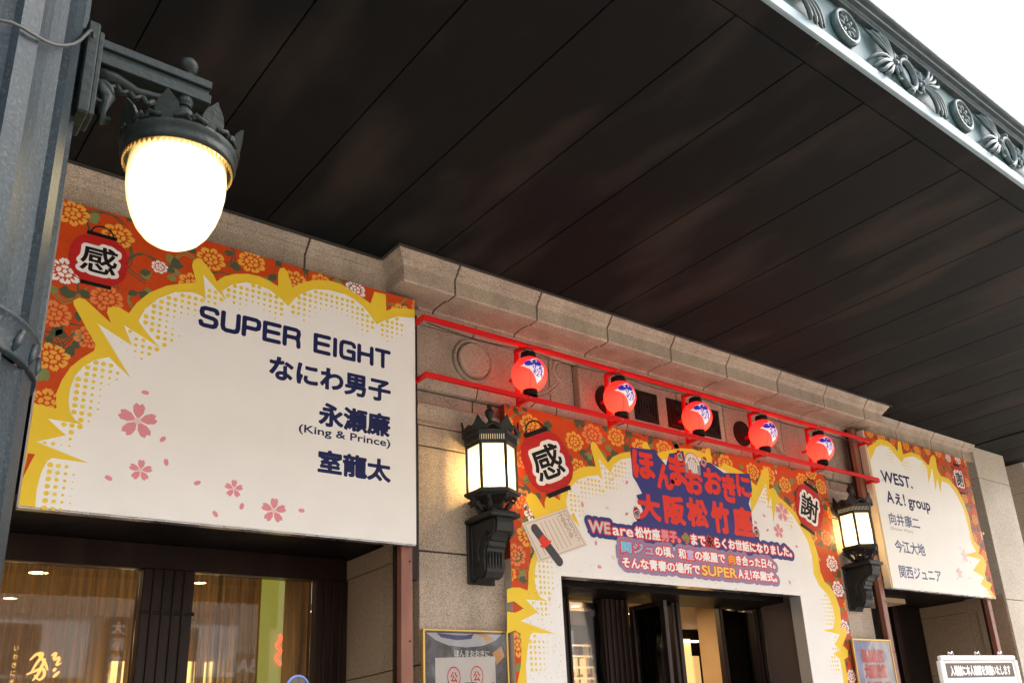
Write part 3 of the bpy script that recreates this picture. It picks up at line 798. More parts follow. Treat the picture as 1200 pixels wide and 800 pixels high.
# ------------------------------------------------------------------ canopy
cn = thing('canopy', 'dark panelled street canopy with ornate pale bronze fascia', 'canopy', (5, 3, 3.0))
ZC = 3.0
def ytop(x): return 4.80 if x < 2.5 or x > 8.05 else 4.58
g2 = 0.0035
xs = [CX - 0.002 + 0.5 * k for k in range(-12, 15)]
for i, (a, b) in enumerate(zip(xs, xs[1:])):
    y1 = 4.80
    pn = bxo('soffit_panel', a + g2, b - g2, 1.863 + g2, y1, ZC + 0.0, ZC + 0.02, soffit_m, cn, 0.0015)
ex = [-8.0, -5.2, -2.4, 0.4, 3.205, 6.0, 8.8, 12.258]
for a, b in zip(ex, ex[1:]):
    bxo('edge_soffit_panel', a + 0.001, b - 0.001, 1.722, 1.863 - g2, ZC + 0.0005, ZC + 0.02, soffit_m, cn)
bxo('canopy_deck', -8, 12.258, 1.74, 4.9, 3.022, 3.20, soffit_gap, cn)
bxo('ceiling_step', 10.17, 10.20, 3.2, 4.62, 2.985, 2.9985, soffit_gap, cn)
# grey metal trim between ceiling and cornice
obj('edge_trim', extr([(4.352, 2.9992), (4.352, 2.990), (4.366, 2.988), (4.372, 2.996)], 2.503, 8.045), trim_m, cn)
bxo('edge_trim', 2.503, 2.519, 4.3725, 4.584, 2.9905, 2.9988, trim_m, cn)
obj('edge_trim', extr([(4.574, 2.9992), (4.574, 2.990), (4.588, 2.988), (4.594, 2.996)], -0.6, 2.503), trim_m, cn)
# fascia profile
FB = [(1.722, 3.000), (1.715, 3.004), (1.712, 3.058), (1.716, 3.061), (1.732, 3.063)]
obj('lower_fillet', extr([(1.76, 3.0012)] + FB + [(1.76, 3.063)], -8, 12.258), fascia_lit, cn)
obj('frieze_band', extr([(1.80, 3.0635), (1.732, 3.0635), (1.732, 3.335), (1.80, 3.335)], -8, 12.258), patina, cn)
FM = [(1.80, 3.3355), (1.702, 3.3365), (1.700, 3.340), (1.700, 3.366), (1.697, 3.3735), (1.674, 3.3755), (1.80, 3.3755)]
obj('cornice_moulding', extr(FM, -8, 12.258), patina_shaded, cn)
obj('light_bead', extr([(1.80, 3.376), (1.673, 3.376), (1.670, 3.378), (1.670, 3.385), (1.673, 3.387), (1.80, 3.387)], -8, 12.258), fascia_lit, cn)
obj('cornice_moulding', extr([(1.80, 3.3875), (1.669, 3.3875), (1.650, 3.389), (1.642, 3.394), (1.80, 3.394)], -8, 12.258), patina_shaded, cn)
obj('light_bead', extr([(1.70, 3.366), (1.6985, 3.3665), (1.6965, 3.3695), (1.6965, 3.3725), (1.70, 3.373)], -8, 12.258), patina, cn)
FT = [(1.80, 3.3945), (1.640, 3.3945), (1.636, 3.400), (1.634, 3.486), (1.640, 3.494), (1.80, 3.52)]
obj('crown_fillet', extr(FT, -8, 12.258), fascia_lit, cn)
# ornaments: rosette, palmette pair, cartouche
YF = 1.732
def dome(cx, cz, rx, rz, h, ang=0.0, n=12, bm=None, y=YF):
    bm = bm or B(); rows = []
    for k, (s_, t) in enumerate(((1.0, 0.0), (0.92, 0.55), (0.6, 0.9), (0.0, 1.0))):
        row = []
        for i in range(n if s_ > 0 else 1):
            a = 2 * PI * i / n; x = rx * s_ * math.cos(a); z = rz * s_ * math.sin(a)
            xx = cx + x * math.cos(ang) - z * math.sin(ang); zz = cz + x * math.sin(ang) + z * math.cos(ang)
            row.append(bm.verts.new((xx, y - h * t, zz)))
        rows.append(row)
    for a, b in zip(rows, rows[1:]):
        for i in range(n):
            if len(b) > 1: bm.faces.new((a[i], a[(i + 1) % n], b[(i + 1) % n], b[i]))
            else: bm.faces.new((a[i], a[(i + 1) % n], b[0]))
    bmesh.ops.recalc_face_normals(bm, faces=bm.faces[:])
    return bm
OZ = 3.192
def proto_orn():
    P = {}
    cx = 3.43
    bm = lathe(B(), [(0.092, 0.0), (0.100, -0.004), (0.102, -0.014), (0.101, -0.030), (0.094, -0.040), (0.084, -0.041), (0.079, -0.034), (0.077, -0.018), (0.0, -0.016)], (cx, YF, OZ), 30, axis='y')
    for k in range(8):
        a = 2 * PI * k / 8
        dome(cx + 0.047 * math.cos(a), OZ + 0.047 * math.sin(a), 0.030, 0.0155, 0.040, a, 10, bm)
        tube(bm, [(cx + r * math.cos(a + PI / 8), YF - 0.026, OZ + r * math.sin(a + PI / 8)) for r in (0.030, 0.078)], 0.0045, 6)
    dome(cx, OZ, 0.018, 0.018, 0.045, 0, 12, bm)
    P['rosette'] = (bm, cx)
    def palm(cx, s_):
        bm = B()
        # shell of long combed fronds sweeping away from the cartouche, a smaller fan behind
        for k in range(8):
            u = k / 7
            a = R(50 - 100 * u); L_ = 0.275 - 0.085 * abs(u - 0.62)
            pts = []
            for i in range(8):
                t = i / 7; aa = a * (1 - 0.15 * t) + R(26) * t * t * (1 if u < 0.5 else -0.6)
                pts.append((cx + s_ * L_ * t * math.cos(aa), YF - 0.012 - 0.030 * math.sin(PI * min(1, t * 0.9 + 0.1)), OZ + min(0.118, max(-0.122, 0.98 * L_ * t * math.sin(aa)))))
            tube(bm, pts, 0.0108, 6, [0.4, 0.7, 0.9, 1.05, 1.15, 1.15, 0.95, 0.45])
        for k in range(4):
            a = R(105 + 50 * k)
            tube(bm, [(cx + s_ * 0.055 * t * math.cos(a), YF - 0.026, OZ + 0.075 * t * math.sin(a)) for t in (0, 0.4, 0.8, 1.0)], 0.013, 6, [0.6, 1, 1, 0.6])
        dome(cx, OZ, 0.022, 0.022, 0.050, 0, 12, bm)
        return bm
    P['palmette_a'] = (palm(3.855, -1), 3.855); P['palmette_b'] = (palm(4.125, 1), 4.125)
    cx = 3.99
    bm = lathe(B(), [(0.078, 0.0), (0.100, -0.002), (0.104, -0.014), (0.100, -0.030), (0.088, -0.038), (0.076, -0.030), (0.072, -0.012)], (cx, YF, OZ), 30, sx=0.86, sy=1.0, axis='y')
    for s_ in (-1, 1):
        for t in (-1, 1):
            tube(bm, [(cx + s_ * (0.092 + 0.030 * math.cos(u)), YF - 0.02, OZ + t * (0.045 + 0.030 * math.sin(u))) for u in [i * 0.6 for i in range(8)]], 0.010, 6, [1, 1, 1, .9, .8, .7, .6, .5])
        dome(cx, OZ + s_ * 0.108, 0.030, 0.018, 0.04, 0, 10, bm)
        tube(bm, [(cx + s_ * 0.11, YF - 0.02, OZ - 0.05), (cx + s_ * 0.135, YF - 0.02, OZ), (cx + s_ * 0.11, YF - 0.02, OZ + 0.05)], 0.012, 6)
    P['cartouche'] = (bm, cx)
    return P
PO = proto_orn()
om = {}
for nm, (bm, cx) in PO.items():
    o = obj(nm.split('_')[0], bm, patina_orn, cn, smooth=True); om[nm] = o
sh = obj('cartouche_shield', dome(3.99, OZ, 0.064, 0.075, 0.012), fascia_lit, om['cartouche'], smooth=True)
for k in list(range(-5, 0)) + list(range(1, 8)):
    for nm in om: copy_tree(om[nm], (1.13 * k, 0, 0), cn)
# ------------------------------------------------------------------ printed floral cloth pattern
def peony(cx, cz, r, a0=0.0, n=8):
    """petal polygons of one printed flower, none overlapping"""
    A = []
    for k in range(n):
        a = a0 + 2 * PI * k / n
        w_ = 0.30 if k % 2 else 0.36; L_ = 1.0 if k % 3 else 0.86
        P = [(0.50, -0.10), (0.62, -w_ * 0.72), (0.80, -w_ * 0.80), (0.90, -w_ * 0.45), (L_, -w_ * 0.28), (0.93, 0.0), (L_, w_ * 0.28), (0.90, w_ * 0.45), (0.80, w_ * 0.80), (0.62, w_ * 0.72), (0.50, 0.10), (0.74, 0.02), (0.74, -0.02)]
        A.append([(cx + (x * math.cos(a) - z * math.sin(a)) * r, cz + (x * math.sin(a) + z * math.cos(a)) * r * 0.86) for x, z in P])
    for k in range(5):
        a = a0 + 0.3 + 2 * PI * k / 5
        P = [(0.20, -0.07), (0.30, -0.20), (0.42, -0.17), (0.47, 0.0), (0.42, 0.17), (0.30, 0.20), (0.20, 0.07)]
        A.append([(cx + (x * math.cos(a) - z * math.sin(a)) * r, cz + (x * math.sin(a) + z * math.cos(a)) * r * 0.86) for x, z in P])
    A.append(circ(cx, cz, 0.13 * r, 8))
    return A, []
def leafp(cx, cz, L, a, w=0.36):
    P = []
    for i in range(6): 
        t = i / 5; P.append((L * t, w * L * math.sin(PI * t) ** 0.8 * (1 + 0.25 * (i % 2))))
    for i in range(4, 0, -1):
        t = i / 5; P.append((L * t, -w * L * 0.7 * math.sin(PI * t) * (1 + 0.2 * (i % 2))))
    return rot2(P, a, (cx, cz))
def vine(pts, w):
    P = [Vector(p) for p in pts]; Q = []
    n = 10 * (len(P) - 1)
    for i in range(n + 1):
        t = i / n * (len(P) - 1); k = min(int(t), len(P) - 2); u = t - k
        a = P[max(k - 1, 0)]; b = P[k]; c = P[k + 1]; d = P[min(k + 2, len(P) - 1)]
        Q.append(0.5 * ((2 * b) + (c - a) * u + (2 * a - 5 * b + 4 * c - d) * u * u + (3 * b - a - 3 * c + d) * u ** 3))
    polys = []
    for i in range(n):
        d = (Q[i + 1] - Q[i]).normalized(); nn = Vector((-d.y, d.x)) * w / 2; e = d * w * 0.1
        polys.append([tuple(Q[i] + nn), tuple(Q[i] - nn), tuple(Q[i + 1] - nn + e), tuple(Q[i + 1] + nn + e)])
    return polys
def floral(parent, y, clip, seed, fl, step=0.215, scale=1.0, mix='gggwwlg'):
    """fl: hand placed flowers (x, z, r, kind); the rest of the cloth is filled by a drifting lattice"""
    rnd = random.Random(seed)
    x0, x1, z0, z1 = clip
    G, GD, W, Lo, O, Sg = [], [], [], [], [], []
    flw = list(fl)
    nx = int((x1 - x0) / step) + 2; nz = int((z1 - z0) / step) + 2
    for i in range(nx):
        for j in range(nz):
            x = x0 + (i + 0.5 * (j % 2)) * step + rnd.uniform(-.03, .03); z = z0 + j * step + rnd.uniform(-.03, .03)
            if min([9] + [math.hypot(x - f[0], z - f[1]) for f in flw]) > step * 0.62:
                flw.append((x, z, rnd.uniform(0.065, 0.085) * scale, rnd.choice(mix)))
    for k, (x, z, r, kd) in enumerate(flw):
        for q in range(5):
            a = rnd.uniform(0, 2 * PI); rr = r * 1.25
            (O if rnd.random() < 0.65 else Sg).append(leafp(x + rr * math.cos(a), z + rr * math.sin(a), rnd.uniform(0.05, 0.075) * scale, a + rnd.uniform(-.8, .8)))
        a = rnd.uniform(0, 2 * PI)
        for off in (0, 0.018):
            (O if k % 3 else Sg).extend(vine([(x + (0.9 * r) * math.cos(a) + off, z + 0.9 * r * math.sin(a)), (x + 0.12 * math.cos(a + 0.6) + off, z + 0.12 * math.sin(a + 0.6)), (x + 0.17 * math.cos(a + 1.3), z + 0.17 * math.sin(a + 1.3) + off), (x + 0.13 * math.cos(a + 2.1), z + 0.13 * math.sin(a + 2.1) + off)], 0.0065))
    cuts = (((x0, 0, 0), (-1, 0, 0)), ((x1, 0, 0), (1, 0, 0)), ((0, 0, z0), (0, 0, -1)), ((0, 0, z1), (0, 0, 1)))
    def emit_(nm, P, yy0, m, stuff=False):
        V, F = [], []
        for q, poly in enumerate(P):
            pts, fs = tri(poly); o_ = len(V); yy = yy0 - ((q % 7) * 0.000025 if stuff else 0)
            V += [(p[0], yy, p[1]) for p in pts]; F += [tuple(i + o_ for i in f) for f in fs]
        xs_ = [v_[0] for v_ in V]; zs_ = [v_[2] for v_ in V]
        if max(xs_) < x0 or min(xs_) > x1 or max(zs_) < z0 or min(zs_) > z1: return
        bm = B(); vs = [bm.verts.new(v) for v in V]
        for f in F:
            try: bm.faces.new([vs[i] for i in f])
            except ValueError: pass
        for co_, no in cuts:
            bmesh.ops.bisect_plane(bm, geom=bm.verts[:] + bm.edges[:] + bm.faces[:], dist=1e-6, plane_co=co_, plane_no=no, clear_outer=True)
        obj(nm, bm, m, parent, kind='stuff' if stuff else None)
    if Sg: emit_('printed_sage_leaves', Sg, y, sage_p, True)
    if O: emit_('printed_olive_leaves', O, y - 0.00030, olive_p, True)
    for k, (x, z, r, kd) in enumerate(flw):
        A, _d = peony(x, z, r, rnd.uniform(0, 1.3))
        emit_('printed_flower', A, y - 0.00062, {'g': gold_p, 'w': white_p, 'l': gold_lt}[kd])
def smooth_loop(pts, it=1):
    return pts
def in_poly(X, Z, poly):
    ins = np.zeros(X.shape, bool); n = len(poly)
    for i in range(n):
        (x1, z1), (x2, z2) = poly[i], poly[(i + 1) % n]
        c = ((z1 > Z) != (z2 > Z)) & (X < (x2 - x1) * (Z - z1) / ((z2 - z1) if abs(z2 - z1) > 1e-9 else 1e-9) + x1)
        ins ^= c
    return ins
def dist_line(X, Z, line):
    d = np.full(X.shape, 9.0)
    for (a, b), (c, e) in zip(line, line[1:]):
        L2 = max((c - a) ** 2 + (e - b) ** 2, 1e-12); u = np.clip(((X - a) * (c - a) + (Z - b) * (e - b)) / L2, 0, 1)
        d = np.minimum(d, np.hypot(X - a - u * (c - a), Z - b - u * (e - b)))
    return d
def halftone(parent, y, poly, line, pitch, reach, m, rmax=0.40, hole=None):
    xs_ = [p[0] for p in poly]; zs_ = [p[1] for p in poly]
    X, Z = np.meshgrid(np.arange(min(xs_), max(xs_), pitch), np.arange(min(zs_), max(zs_), pitch), indexing='ij')
    d = np.full(X.shape, 9.0); dd_ = dist_line(X, Z, line)
    for (a, b), (c, e) in zip(line, line[1:]):
        L_ = math.hypot(c - a, e - b)
        if L_ > 0.11 or L_ < 1e-6: continue          # only the rounded lobes carry dots, the spikes stay plain
        u = ((X - a) * (c - a) + (Z - b) * (e - b)) / L_ ** 2
        dl = np.hypot(X - a - u * (c - a), Z - b - u * (e - b))
        d = np.where((u > -0.15) & (u < 1.15), np.minimum(d, dl), d)
    ok = in_poly(X, Z, poly) & (d < reach) & (dd_ > pitch * 0.3)
    if hole is not None: ok &= ~in_poly(X, Z, hole)
    P = []
    for x, z, dd in zip(X[ok], Z[ok], d[ok]):
        r = pitch * rmax * (1 - dd / reach) ** 0.6
        if r > pitch * 0.06: P.append(circ(x, z, r, 8))
    flats('halftone_dots', P, y, m, parent, kind='stuff')
def blossom(parent, x, z, r, y, m=None, a0=0.3):
    polys = []
    V, F = [], []
    for k in range(5):
        a = a0 + 2 * PI * k / 5
        P = [(0.08, 0.02), (0.45, 0.26), (0.80, 0.30), (1.0, 0.16), (0.88, 0.0), (1.0, -0.16), (0.80, -0.30), (0.45, -0.26), (0.08, -0.02)]
        polys.append(rot2([(p[0] * r, p[1] * r) for p in P], a, (x, z)))
    o = flats('cherry_blossom', polys, y, m or pink_p, parent)
    flat('blossom_heart', circ(x, z, r * 0.20, 10), y - 0.0006, pink_lt, o)
    return o
def petal(parent, x, z, r, a, y, m=None):
    P = [(-1, 0), (-0.5, 0.5), (0.3, 0.55), (0.95, 0.25), (0.75, 0), (0.95, -0.25), (0.3, -0.55), (-0.5, -0.5)]
    return flat('blossom_petal', rot2([(p[0] * r, p[1] * r) for p in P], a, (x, z)), y, m or pink_p, parent)
def painted_lantern(parent, cx, cz, w_, h_, a, ch, y):
    def T(P): return rot2(P, a, (cx, cz))
    n = 28
    body = [(w_ / 2 * math.copysign(abs(math.cos(t)) ** 0.75, math.cos(t)), h_ * 0.43 * math.copysign(abs(math.sin(t)) ** 0.85, math.sin(t))) for t in [2 * PI * i / n for i in range(n)]]
    b = flat('painted_lantern', T(body), y, redlan_p, parent)
    flat('lantern_cap', T(rect(-w_ * 0.26, w_ * 0.26, h_ * 0.41, h_ * 0.475)), y - 0.0004, black_p, b)
    flat('lantern_foot', T(rect(-w_ * 0.26, w_ * 0.26, -h_ * 0.475, -h_ * 0.41)), y - 0.0004, black_p, b)
    hd = [(w_ * 0.20 * math.cos(t), h_ * 0.47 + w_ * 0.17 * math.sin(t)) for t in [PI * i / 12 for i in range(13)]] + [(w_ * 0.175 * math.cos(t), h_ * 0.47 + w_ * 0.145 * math.sin(t)) for t in [PI * i / 12 for i in range(12, -1, -1)]]
    flat('lantern_loop', T(hd), y - 0.0004, black_p, b)
    g = fitted(ch, -w_ * 0.31, w_ * 0.31, -h_ * 0.24, h_ * 0.24, 0.013)
    g = (T(g[0]), g[1])
    put('character_outline', dilate(g, w_ * 0.065, w_ * 0.02), y - 0.0007, white_p, b)
    put('character', g, y - 0.0012, black_p, b)
    return b
def board_box(root, x0, x1, y, z0, z1, t, m):
    p = bxo('panel', x0, x1, y + 0.0006, y + t, z0, z1, m, root)
    e = 0.008
    bm = B()
    box(bm, x0 - e, x0 - 0.0005, y - 0.002, y + t + 0.004, z0 - e, z1 + e); box(bm, x1 + 0.0005, x1 + e, y - 0.002, y + t + 0.004, z0 - e, z1 + e)
    box(bm, x0 - 0.0005, x1 + 0.0005, y - 0.002, y + t + 0.004, z0 - e, z0 - 0.0005); box(bm, x0 - 0.0005, x1 + 0.0005, y - 0.002, y + t + 0.004, z1 + 0.0005, z1 + e)
    return p

# ------------------------------------------------------------------ left board
YB = 4.565
b1 = thing('name_board', 'largest white signboard with five dark blue lines of names beside the lamp', 'signboard', (1.74, YB, 1.187), 'printed boards over the theatre bays')
X0, X1, Z0, Z1 = 0.735, 2.738, 1.187, 2.760
board_box(b1, X0, X1, YB, Z0, Z1, 0.05, board_white)
flat('print_cloth', rect(X0, X1, Z0, Z1), YB, orange_p, b1)
fl1 = [(*p, 0.085, k) for p, k in zip([(0.7805, 2.6946), (0.9964, 2.6356), (1.4658, 2.6511), (1.6894, 2.7061), (1.9426, 2.6573), (0.7878, 1.6802), (2.6412, 2.6376), (0.7781, 1.9107), (0.7631, 2.1298), (0.7835, 2.3668), (1.2106, 2.5239), (0.9812, 2.2738)], 'gggggggglwwl')]
fl1[10] = (*fl1[10][:2], 0.045, 'w')
floral(b1, YB - 0.0006, (X0, X1, Z0, Z1), 3, fl1)
OUT1 = [(0.6673, 1.1715), (0.6833, 1.2465), (0.7285, 1.3031), (0.7412, 1.4285), (0.7699, 1.4289), (0.753, 1.3741), (0.7414, 1.3326), (0.7145, 1.3091), (0.6882, 1.4644), (0.7175, 1.5506), (0.7371, 1.6682), (0.829, 1.6598), (0.823, 1.6956), (0.8199, 1.7377), (0.8352, 1.8057), (0.8633, 1.8775), (0.9033, 1.931), (0.9539, 1.9834), (0.958, 2.0162), (0.8397, 2.2012), (0.8372, 2.2237), (0.8612, 2.2444), (0.888, 2.2427), (1.0137, 2.1473), (0.9888, 2.2002), (0.994, 2.2252), (1.0199, 2.2419), (1.0478, 2.2401), (1.0894, 2.2228), (1.1195, 2.2888), (1.1744, 2.3631), (1.2532, 2.4259), (1.3364, 2.4657), (1.4009, 2.4875), (1.3716, 2.5793), (1.3736, 2.6112), (1.3942, 2.6361), (1.4216, 2.6317), (1.4859, 2.5625), (1.5054, 2.5265), (1.5431, 2.5694), (1.5996, 2.6025), (1.6747, 2.6255), (1.7377, 2.6285), (1.7926, 2.6179), (1.8465, 2.5979), (1.8444, 2.683), (1.853, 2.7161), (1.8779, 2.7267), (1.894, 2.7094), (1.9315, 2.6152), (1.9992, 2.6709), (2.0667, 2.7029), (2.1521, 2.7274), (2.2346, 2.7273), (2.291, 2.7034), (2.3478, 2.6851), (2.3909, 2.6683), (2.4285, 2.6521), (2.4535, 2.7401), (2.5329, 2.7429), (2.5366, 2.6328), (2.593, 2.666), (2.6655, 2.683), (2.7454, 2.6959)]
OUT1 = [(min(max(x, X0), X1), min(max(z, Z0), Z1)) for x, z in OUT1]
IN1 = [(0.8005, 1.1789), (0.7956, 1.2606), (0.8027, 1.3411), (0.8208, 1.4042), (0.8395, 1.4213), (0.9922, 1.4194), (0.7679, 1.4875), (0.8821, 1.5376), (0.8003, 1.6048), (0.9487, 1.602), (0.9123, 1.6189), (0.8869, 1.6525), (0.8737, 1.7056), (0.8736, 1.7703), (0.8877, 1.8389), (0.9154, 1.8892), (0.9591, 1.9349), (1.0226, 1.9655), (1.1306, 1.8781), (0.9536, 2.1301), (1.12, 2.0511), (1.0724, 2.1518), (1.2502, 2.0708), (1.1826, 2.1374), (1.1367, 2.1924), (1.1625, 2.2668), (1.2182, 2.3411), (1.2982, 2.4014), (1.3835, 2.4261), (1.433, 2.4174), (1.4564, 2.4036), (1.4325, 2.5462), (1.5643, 2.4264), (1.5377, 2.4786), (1.5855, 2.5293), (1.6613, 2.5678), (1.7335, 2.5731), (1.8005, 2.5604), (1.8594, 2.5286), (1.9116, 2.489), (1.9473, 2.5481), (1.9968, 2.601), (2.0609, 2.6419), (2.1541, 2.6635), (2.2583, 2.6651), (2.3202, 2.6483), (2.3774, 2.6181), (2.4121, 2.5872), (2.4704, 2.5221), (2.5341, 2.5678), (2.6111, 2.6118), (2.7451, 2.6357)]
IN1 = [(min(x, X1), max(z, Z0)) for x, z in IN1]
CR = (X1, Z0)
flat('yellow_burst', OUT1 + [CR], YB - 0.0022, yellow_p, b1)
flat('white_burst', IN1 + [CR], YB - 0.0028, board_white, b1)
halftone(b1, YB - 0.0033, IN1 + [CR], IN1, 0.0335, 0.15, yellow_p)
ZB = {'S': (2.240, 2.365), 'な': (2.024, 2.166), '永': (1.806, 1.950), '室': (1.532, 1.670), 'W': (2.256, 2.380), 'A': (2.018, 2.178), '向': (1.835, 1.957), '今': (1.566, 1.692), '関': (1.322, 1.442)}
for nm, x in (('SUPER EIGHT', (1.4269, 2.5681, 2.2499, 2.3496)), ('なにわ男子', (1.8211, 2.5692, 2.0394, 2.1596)), ('永瀬廉', (2.1167, 2.5674, 1.8125, 1.9297)), ('室龍太', (2.1206, 2.5716, 1.5312, 1.6626))):
    x = (x[0], x[1], *ZB[nm[0]])
    put('name_lettering', stroke_text(nm, *x, 0.0125) if nm[0] == 'S' else fitted(nm, *x, bold=0.026), YB - 0.0034, navy_p, b1)
put('small_lettering', fitted('(King & Prince)', *(2.004, 2.5678, 1.7385, 1.7922)[:2], 1.736, 1.796, bold=0.014), YB - 0.0034, navy_p, b1)
for (x, z), r in zip([(1.1825, 1.6635), (1.2193, 1.4164), (1.6714, 1.3827), (1.8864, 1.2924)], (0.092, 0.054, 0.048, 0.068)): blossom(b1, x, z, r, YB - 0.0034)
for k, (x, z) in enumerate([(1.2039, 1.816), (1.3065, 1.589), (1.3325, 1.4736), (1.0828, 1.3593), (1.4886, 1.3893), (1.7176, 1.2959), (1.5875, 1.2414), (2.0381, 1.3093)]): petal(b1, x, z, 0.020, 0.9 * k, YB - 0.0034)
cc = [(0.9251, 2.4735)][0]
painted_lantern(b1, cc[0], cc[1], 0.270, 0.315, 0.0, '感', YB - 0.0036)
# silver lower edge and fixings
bxo('bottom_edge', X0, X1, YB + 0.003, YB + 0.05, Z0 - 0.008, Z0 - 0.0005, steel_b, b1)
bxo('side_edge', X1 + 0.0005, X1 + 0.006, YB + 0.003, YB + 0.05, Z0, Z1, steel_b, b1)
# the frame that carries the board
def board_frame(name, x0, x1, lab, xs_posts, front):
    t = thing(name, lab, 'frame', ((x0 + x1) / 2, 4.66, GZ), 'brown posts carrying the boards')
    for x in xs_posts:
        bxo('post', x - 0.037, x + 0.037, 4.625, 4.675, GZ, front, post_m, t, 0.003)
        bxo('post_flange', x - 0.055, x + 0.035, 4.676, 4.690, GZ, front, wood_dark, t)
        for z in (1.10, 0.65, 0.2): obj('bolt', lathe(B(), [(0.0, -0.004), (0.006, -0.004), (0.006, 0.0)], (x + 0.018, 4.624, z), 8, axis='y'), wood_dark, t)
    bxo('cross_rail', x0, x1, 4.63, 4.67, 2.60, 2.64, wood_dark, t)
    bxo('cross_rail', x0, x1, 4.63, 4.67, 1.30, 1.34, wood_dark, t)
    return t
board_frame('board_frame', 0.77, 2.70, 'brown post frame under the big left board beside the pier', (0.62, 2.715), 2.78)
bxo('dark_strip', 2.755, 2.80, 4.64, 4.69, 1.0, 2.70, wood_dark, b1)  # dark strip beside the board's right edge

# ------------------------------------------------------------------ right board
b3 = thing('name_board', 'white signboard at far right headed WEST with names paled for glare', 'signboard', (8.79, YB, 1.225), 'printed boards over the theatre bays')
X0, X1, Z0, Z1 = 7.785, 9.800, 1.222, 2.760
board_box(b3, X0, X1, YB, Z0, Z1, 0.06, board_white)
flat('print_cloth', rect(X0, X1, Z0, Z1), YB, orange_p, b3)
floral(b3, YB - 0.0006, (X0, X1, Z0, Z1), 8, [], scale=0.9)
OUT3 = [(7.7642, 2.6861), (7.7919, 2.5851), (7.8445, 2.6111), (7.9036, 2.6561), (8.044, 2.7151), (8.2, 2.7184), (8.3124, 2.6775), (8.3514, 2.6289), (8.4002, 2.7468), (8.4516, 2.7553), (8.4518, 2.6171), (8.6339, 2.6686), (8.7953, 2.6515), (8.9332, 2.5641), (9.0064, 2.6648), (9.0759, 2.7089), (9.1182, 2.6818), (9.1041, 2.5558), (9.1472, 2.486), (9.3204, 2.4717), (9.4632, 2.3757), (9.5511, 2.2337), (9.5911, 2.0675), (9.5744, 1.9437), (9.5771, 1.823), (9.6834, 1.7673), (9.6294, 1.6888), (9.7096, 1.6582), (9.7488, 1.5782), (9.6623, 1.4716), (9.6667, 1.3994), (9.7659, 1.369), (9.7012, 1.3111), (9.7636, 1.2423), (9.7841, 1.2254)]
OUT3 = [(min(max(x, X0), X1), min(max(z, Z0), Z1)) for x, z in OUT3]
IN3 = [(7.7821, 2.601), (7.8107, 2.457), (7.9492, 2.6102), (8.0547, 2.654), (8.209, 2.6518), (8.2828, 2.591), (8.3857, 2.5206), (8.4724, 2.5837), (8.6512, 2.6248), (8.809, 2.5974), (8.8874, 2.534), (8.8562, 2.3626), (8.9969, 2.5498), (8.9667, 2.2938), (9.061, 2.4459), (9.0687, 2.2881), (9.1421, 2.4286), (9.2957, 2.4112), (9.4035, 2.3205), (9.4908, 2.1793), (9.509, 2.0494), (9.5187, 1.9011), (9.5067, 1.789), (9.5799, 1.7032), (9.2987, 1.6442), (9.6382, 1.6251), (9.4126, 1.491), (9.626, 1.433), (9.5163, 1.3545), (9.6434, 1.3079), (9.6969, 1.2211)]
IN3 = [(min(max(x, X0), X1), min(max(z, Z0), Z1)) for x, z in IN3]
CR = (X0, Z0)
flat('yellow_burst', [(X0, Z1 - 0.03)] + OUT3[1:] + [CR], YB - 0.0022, yellow_p, b3)
flat('white_burst', [(X0 + 0.012, Z1 - 0.13)] + IN3[1:] + [(X0 + 0.012, Z0)], YB - 0.0028, board_white, b3)
halftone(b3, YB - 0.0033, IN3 + [CR], IN3, 0.0335, 0.20, yellow_pale, 0.36)
for nm, x, bd in (('WEST.', (7.9477, 8.5134, 2.2633, 2.3725), .024), ('Aぇ! group', (7.9737, 8.7817, 2.0578, 2.1768), .018), ('向井康二', (7.9467, 8.5014, 1.8388, 1.9606), .014), ('今江大地', (7.9586, 8.503, 1.5643, 1.6862), .016), ('関西ジュニア', (7.9498, 8.7194, 1.3249, 1.444), .014)):
    x = (x[0], x[1], *ZB[nm[0]])
    put('name_lettering', fitted(nm, *x, bold=bd), YB - 0.0034, navy_p if nm[0] in 'WA' else mat('print_navy_glare', (0.10, 0.12, 0.22), 0.5), b3)  # glare put into the ink: lower names paler than the navy
put('small_lettering', fitted('(Snow Man)', *(7.942, 8.3429, 1.7763, 1.8133), bold=0.0), YB - 0.0034, grey_p, b3)
for (x, z), r in zip([(9.2947, 1.6349), (9.1077, 1.444)], (0.07, 0.06)): blossom(b3, x, z, r, YB - 0.0034, pink_lt)
for k, (x, z) in enumerate([(9.238, 1.7113), (9.397, 1.5797), (9.0457, 1.379), (9.3023, 1.4037), (9.0653, 1.4674)]): petal(b3, x, z, 0.018, 0.9 * k, YB - 0.0034, pink_lt)
cc = [(9.5539, 2.5033)][0]
painted_lantern(b3, cc[0], cc[1], 0.25, 0.36, 0.0, '謝', YB - 0.0036)
bxo('bottom_edge', X0, X1, YB + 0.003, YB + 0.06, Z0 - 0.008, Z0 - 0.0005, steel_b, b3)
bxo('side_board', X0 - 0.020, X0 - 0.001, YB + 0.0, YB + 0.07, Z0, Z1, mat('cream_edge', (0.62, 0.52, 0.40), 0.6), b3)
board_frame('board_frame', 7.76, 9.76, 'brown post frame under the far right board', (7.70, 9.75), 2.78)
obj('knob', dome(9.86, 1.93, 0.022, 0.022, 0.03, y=4.60), brass, b3)

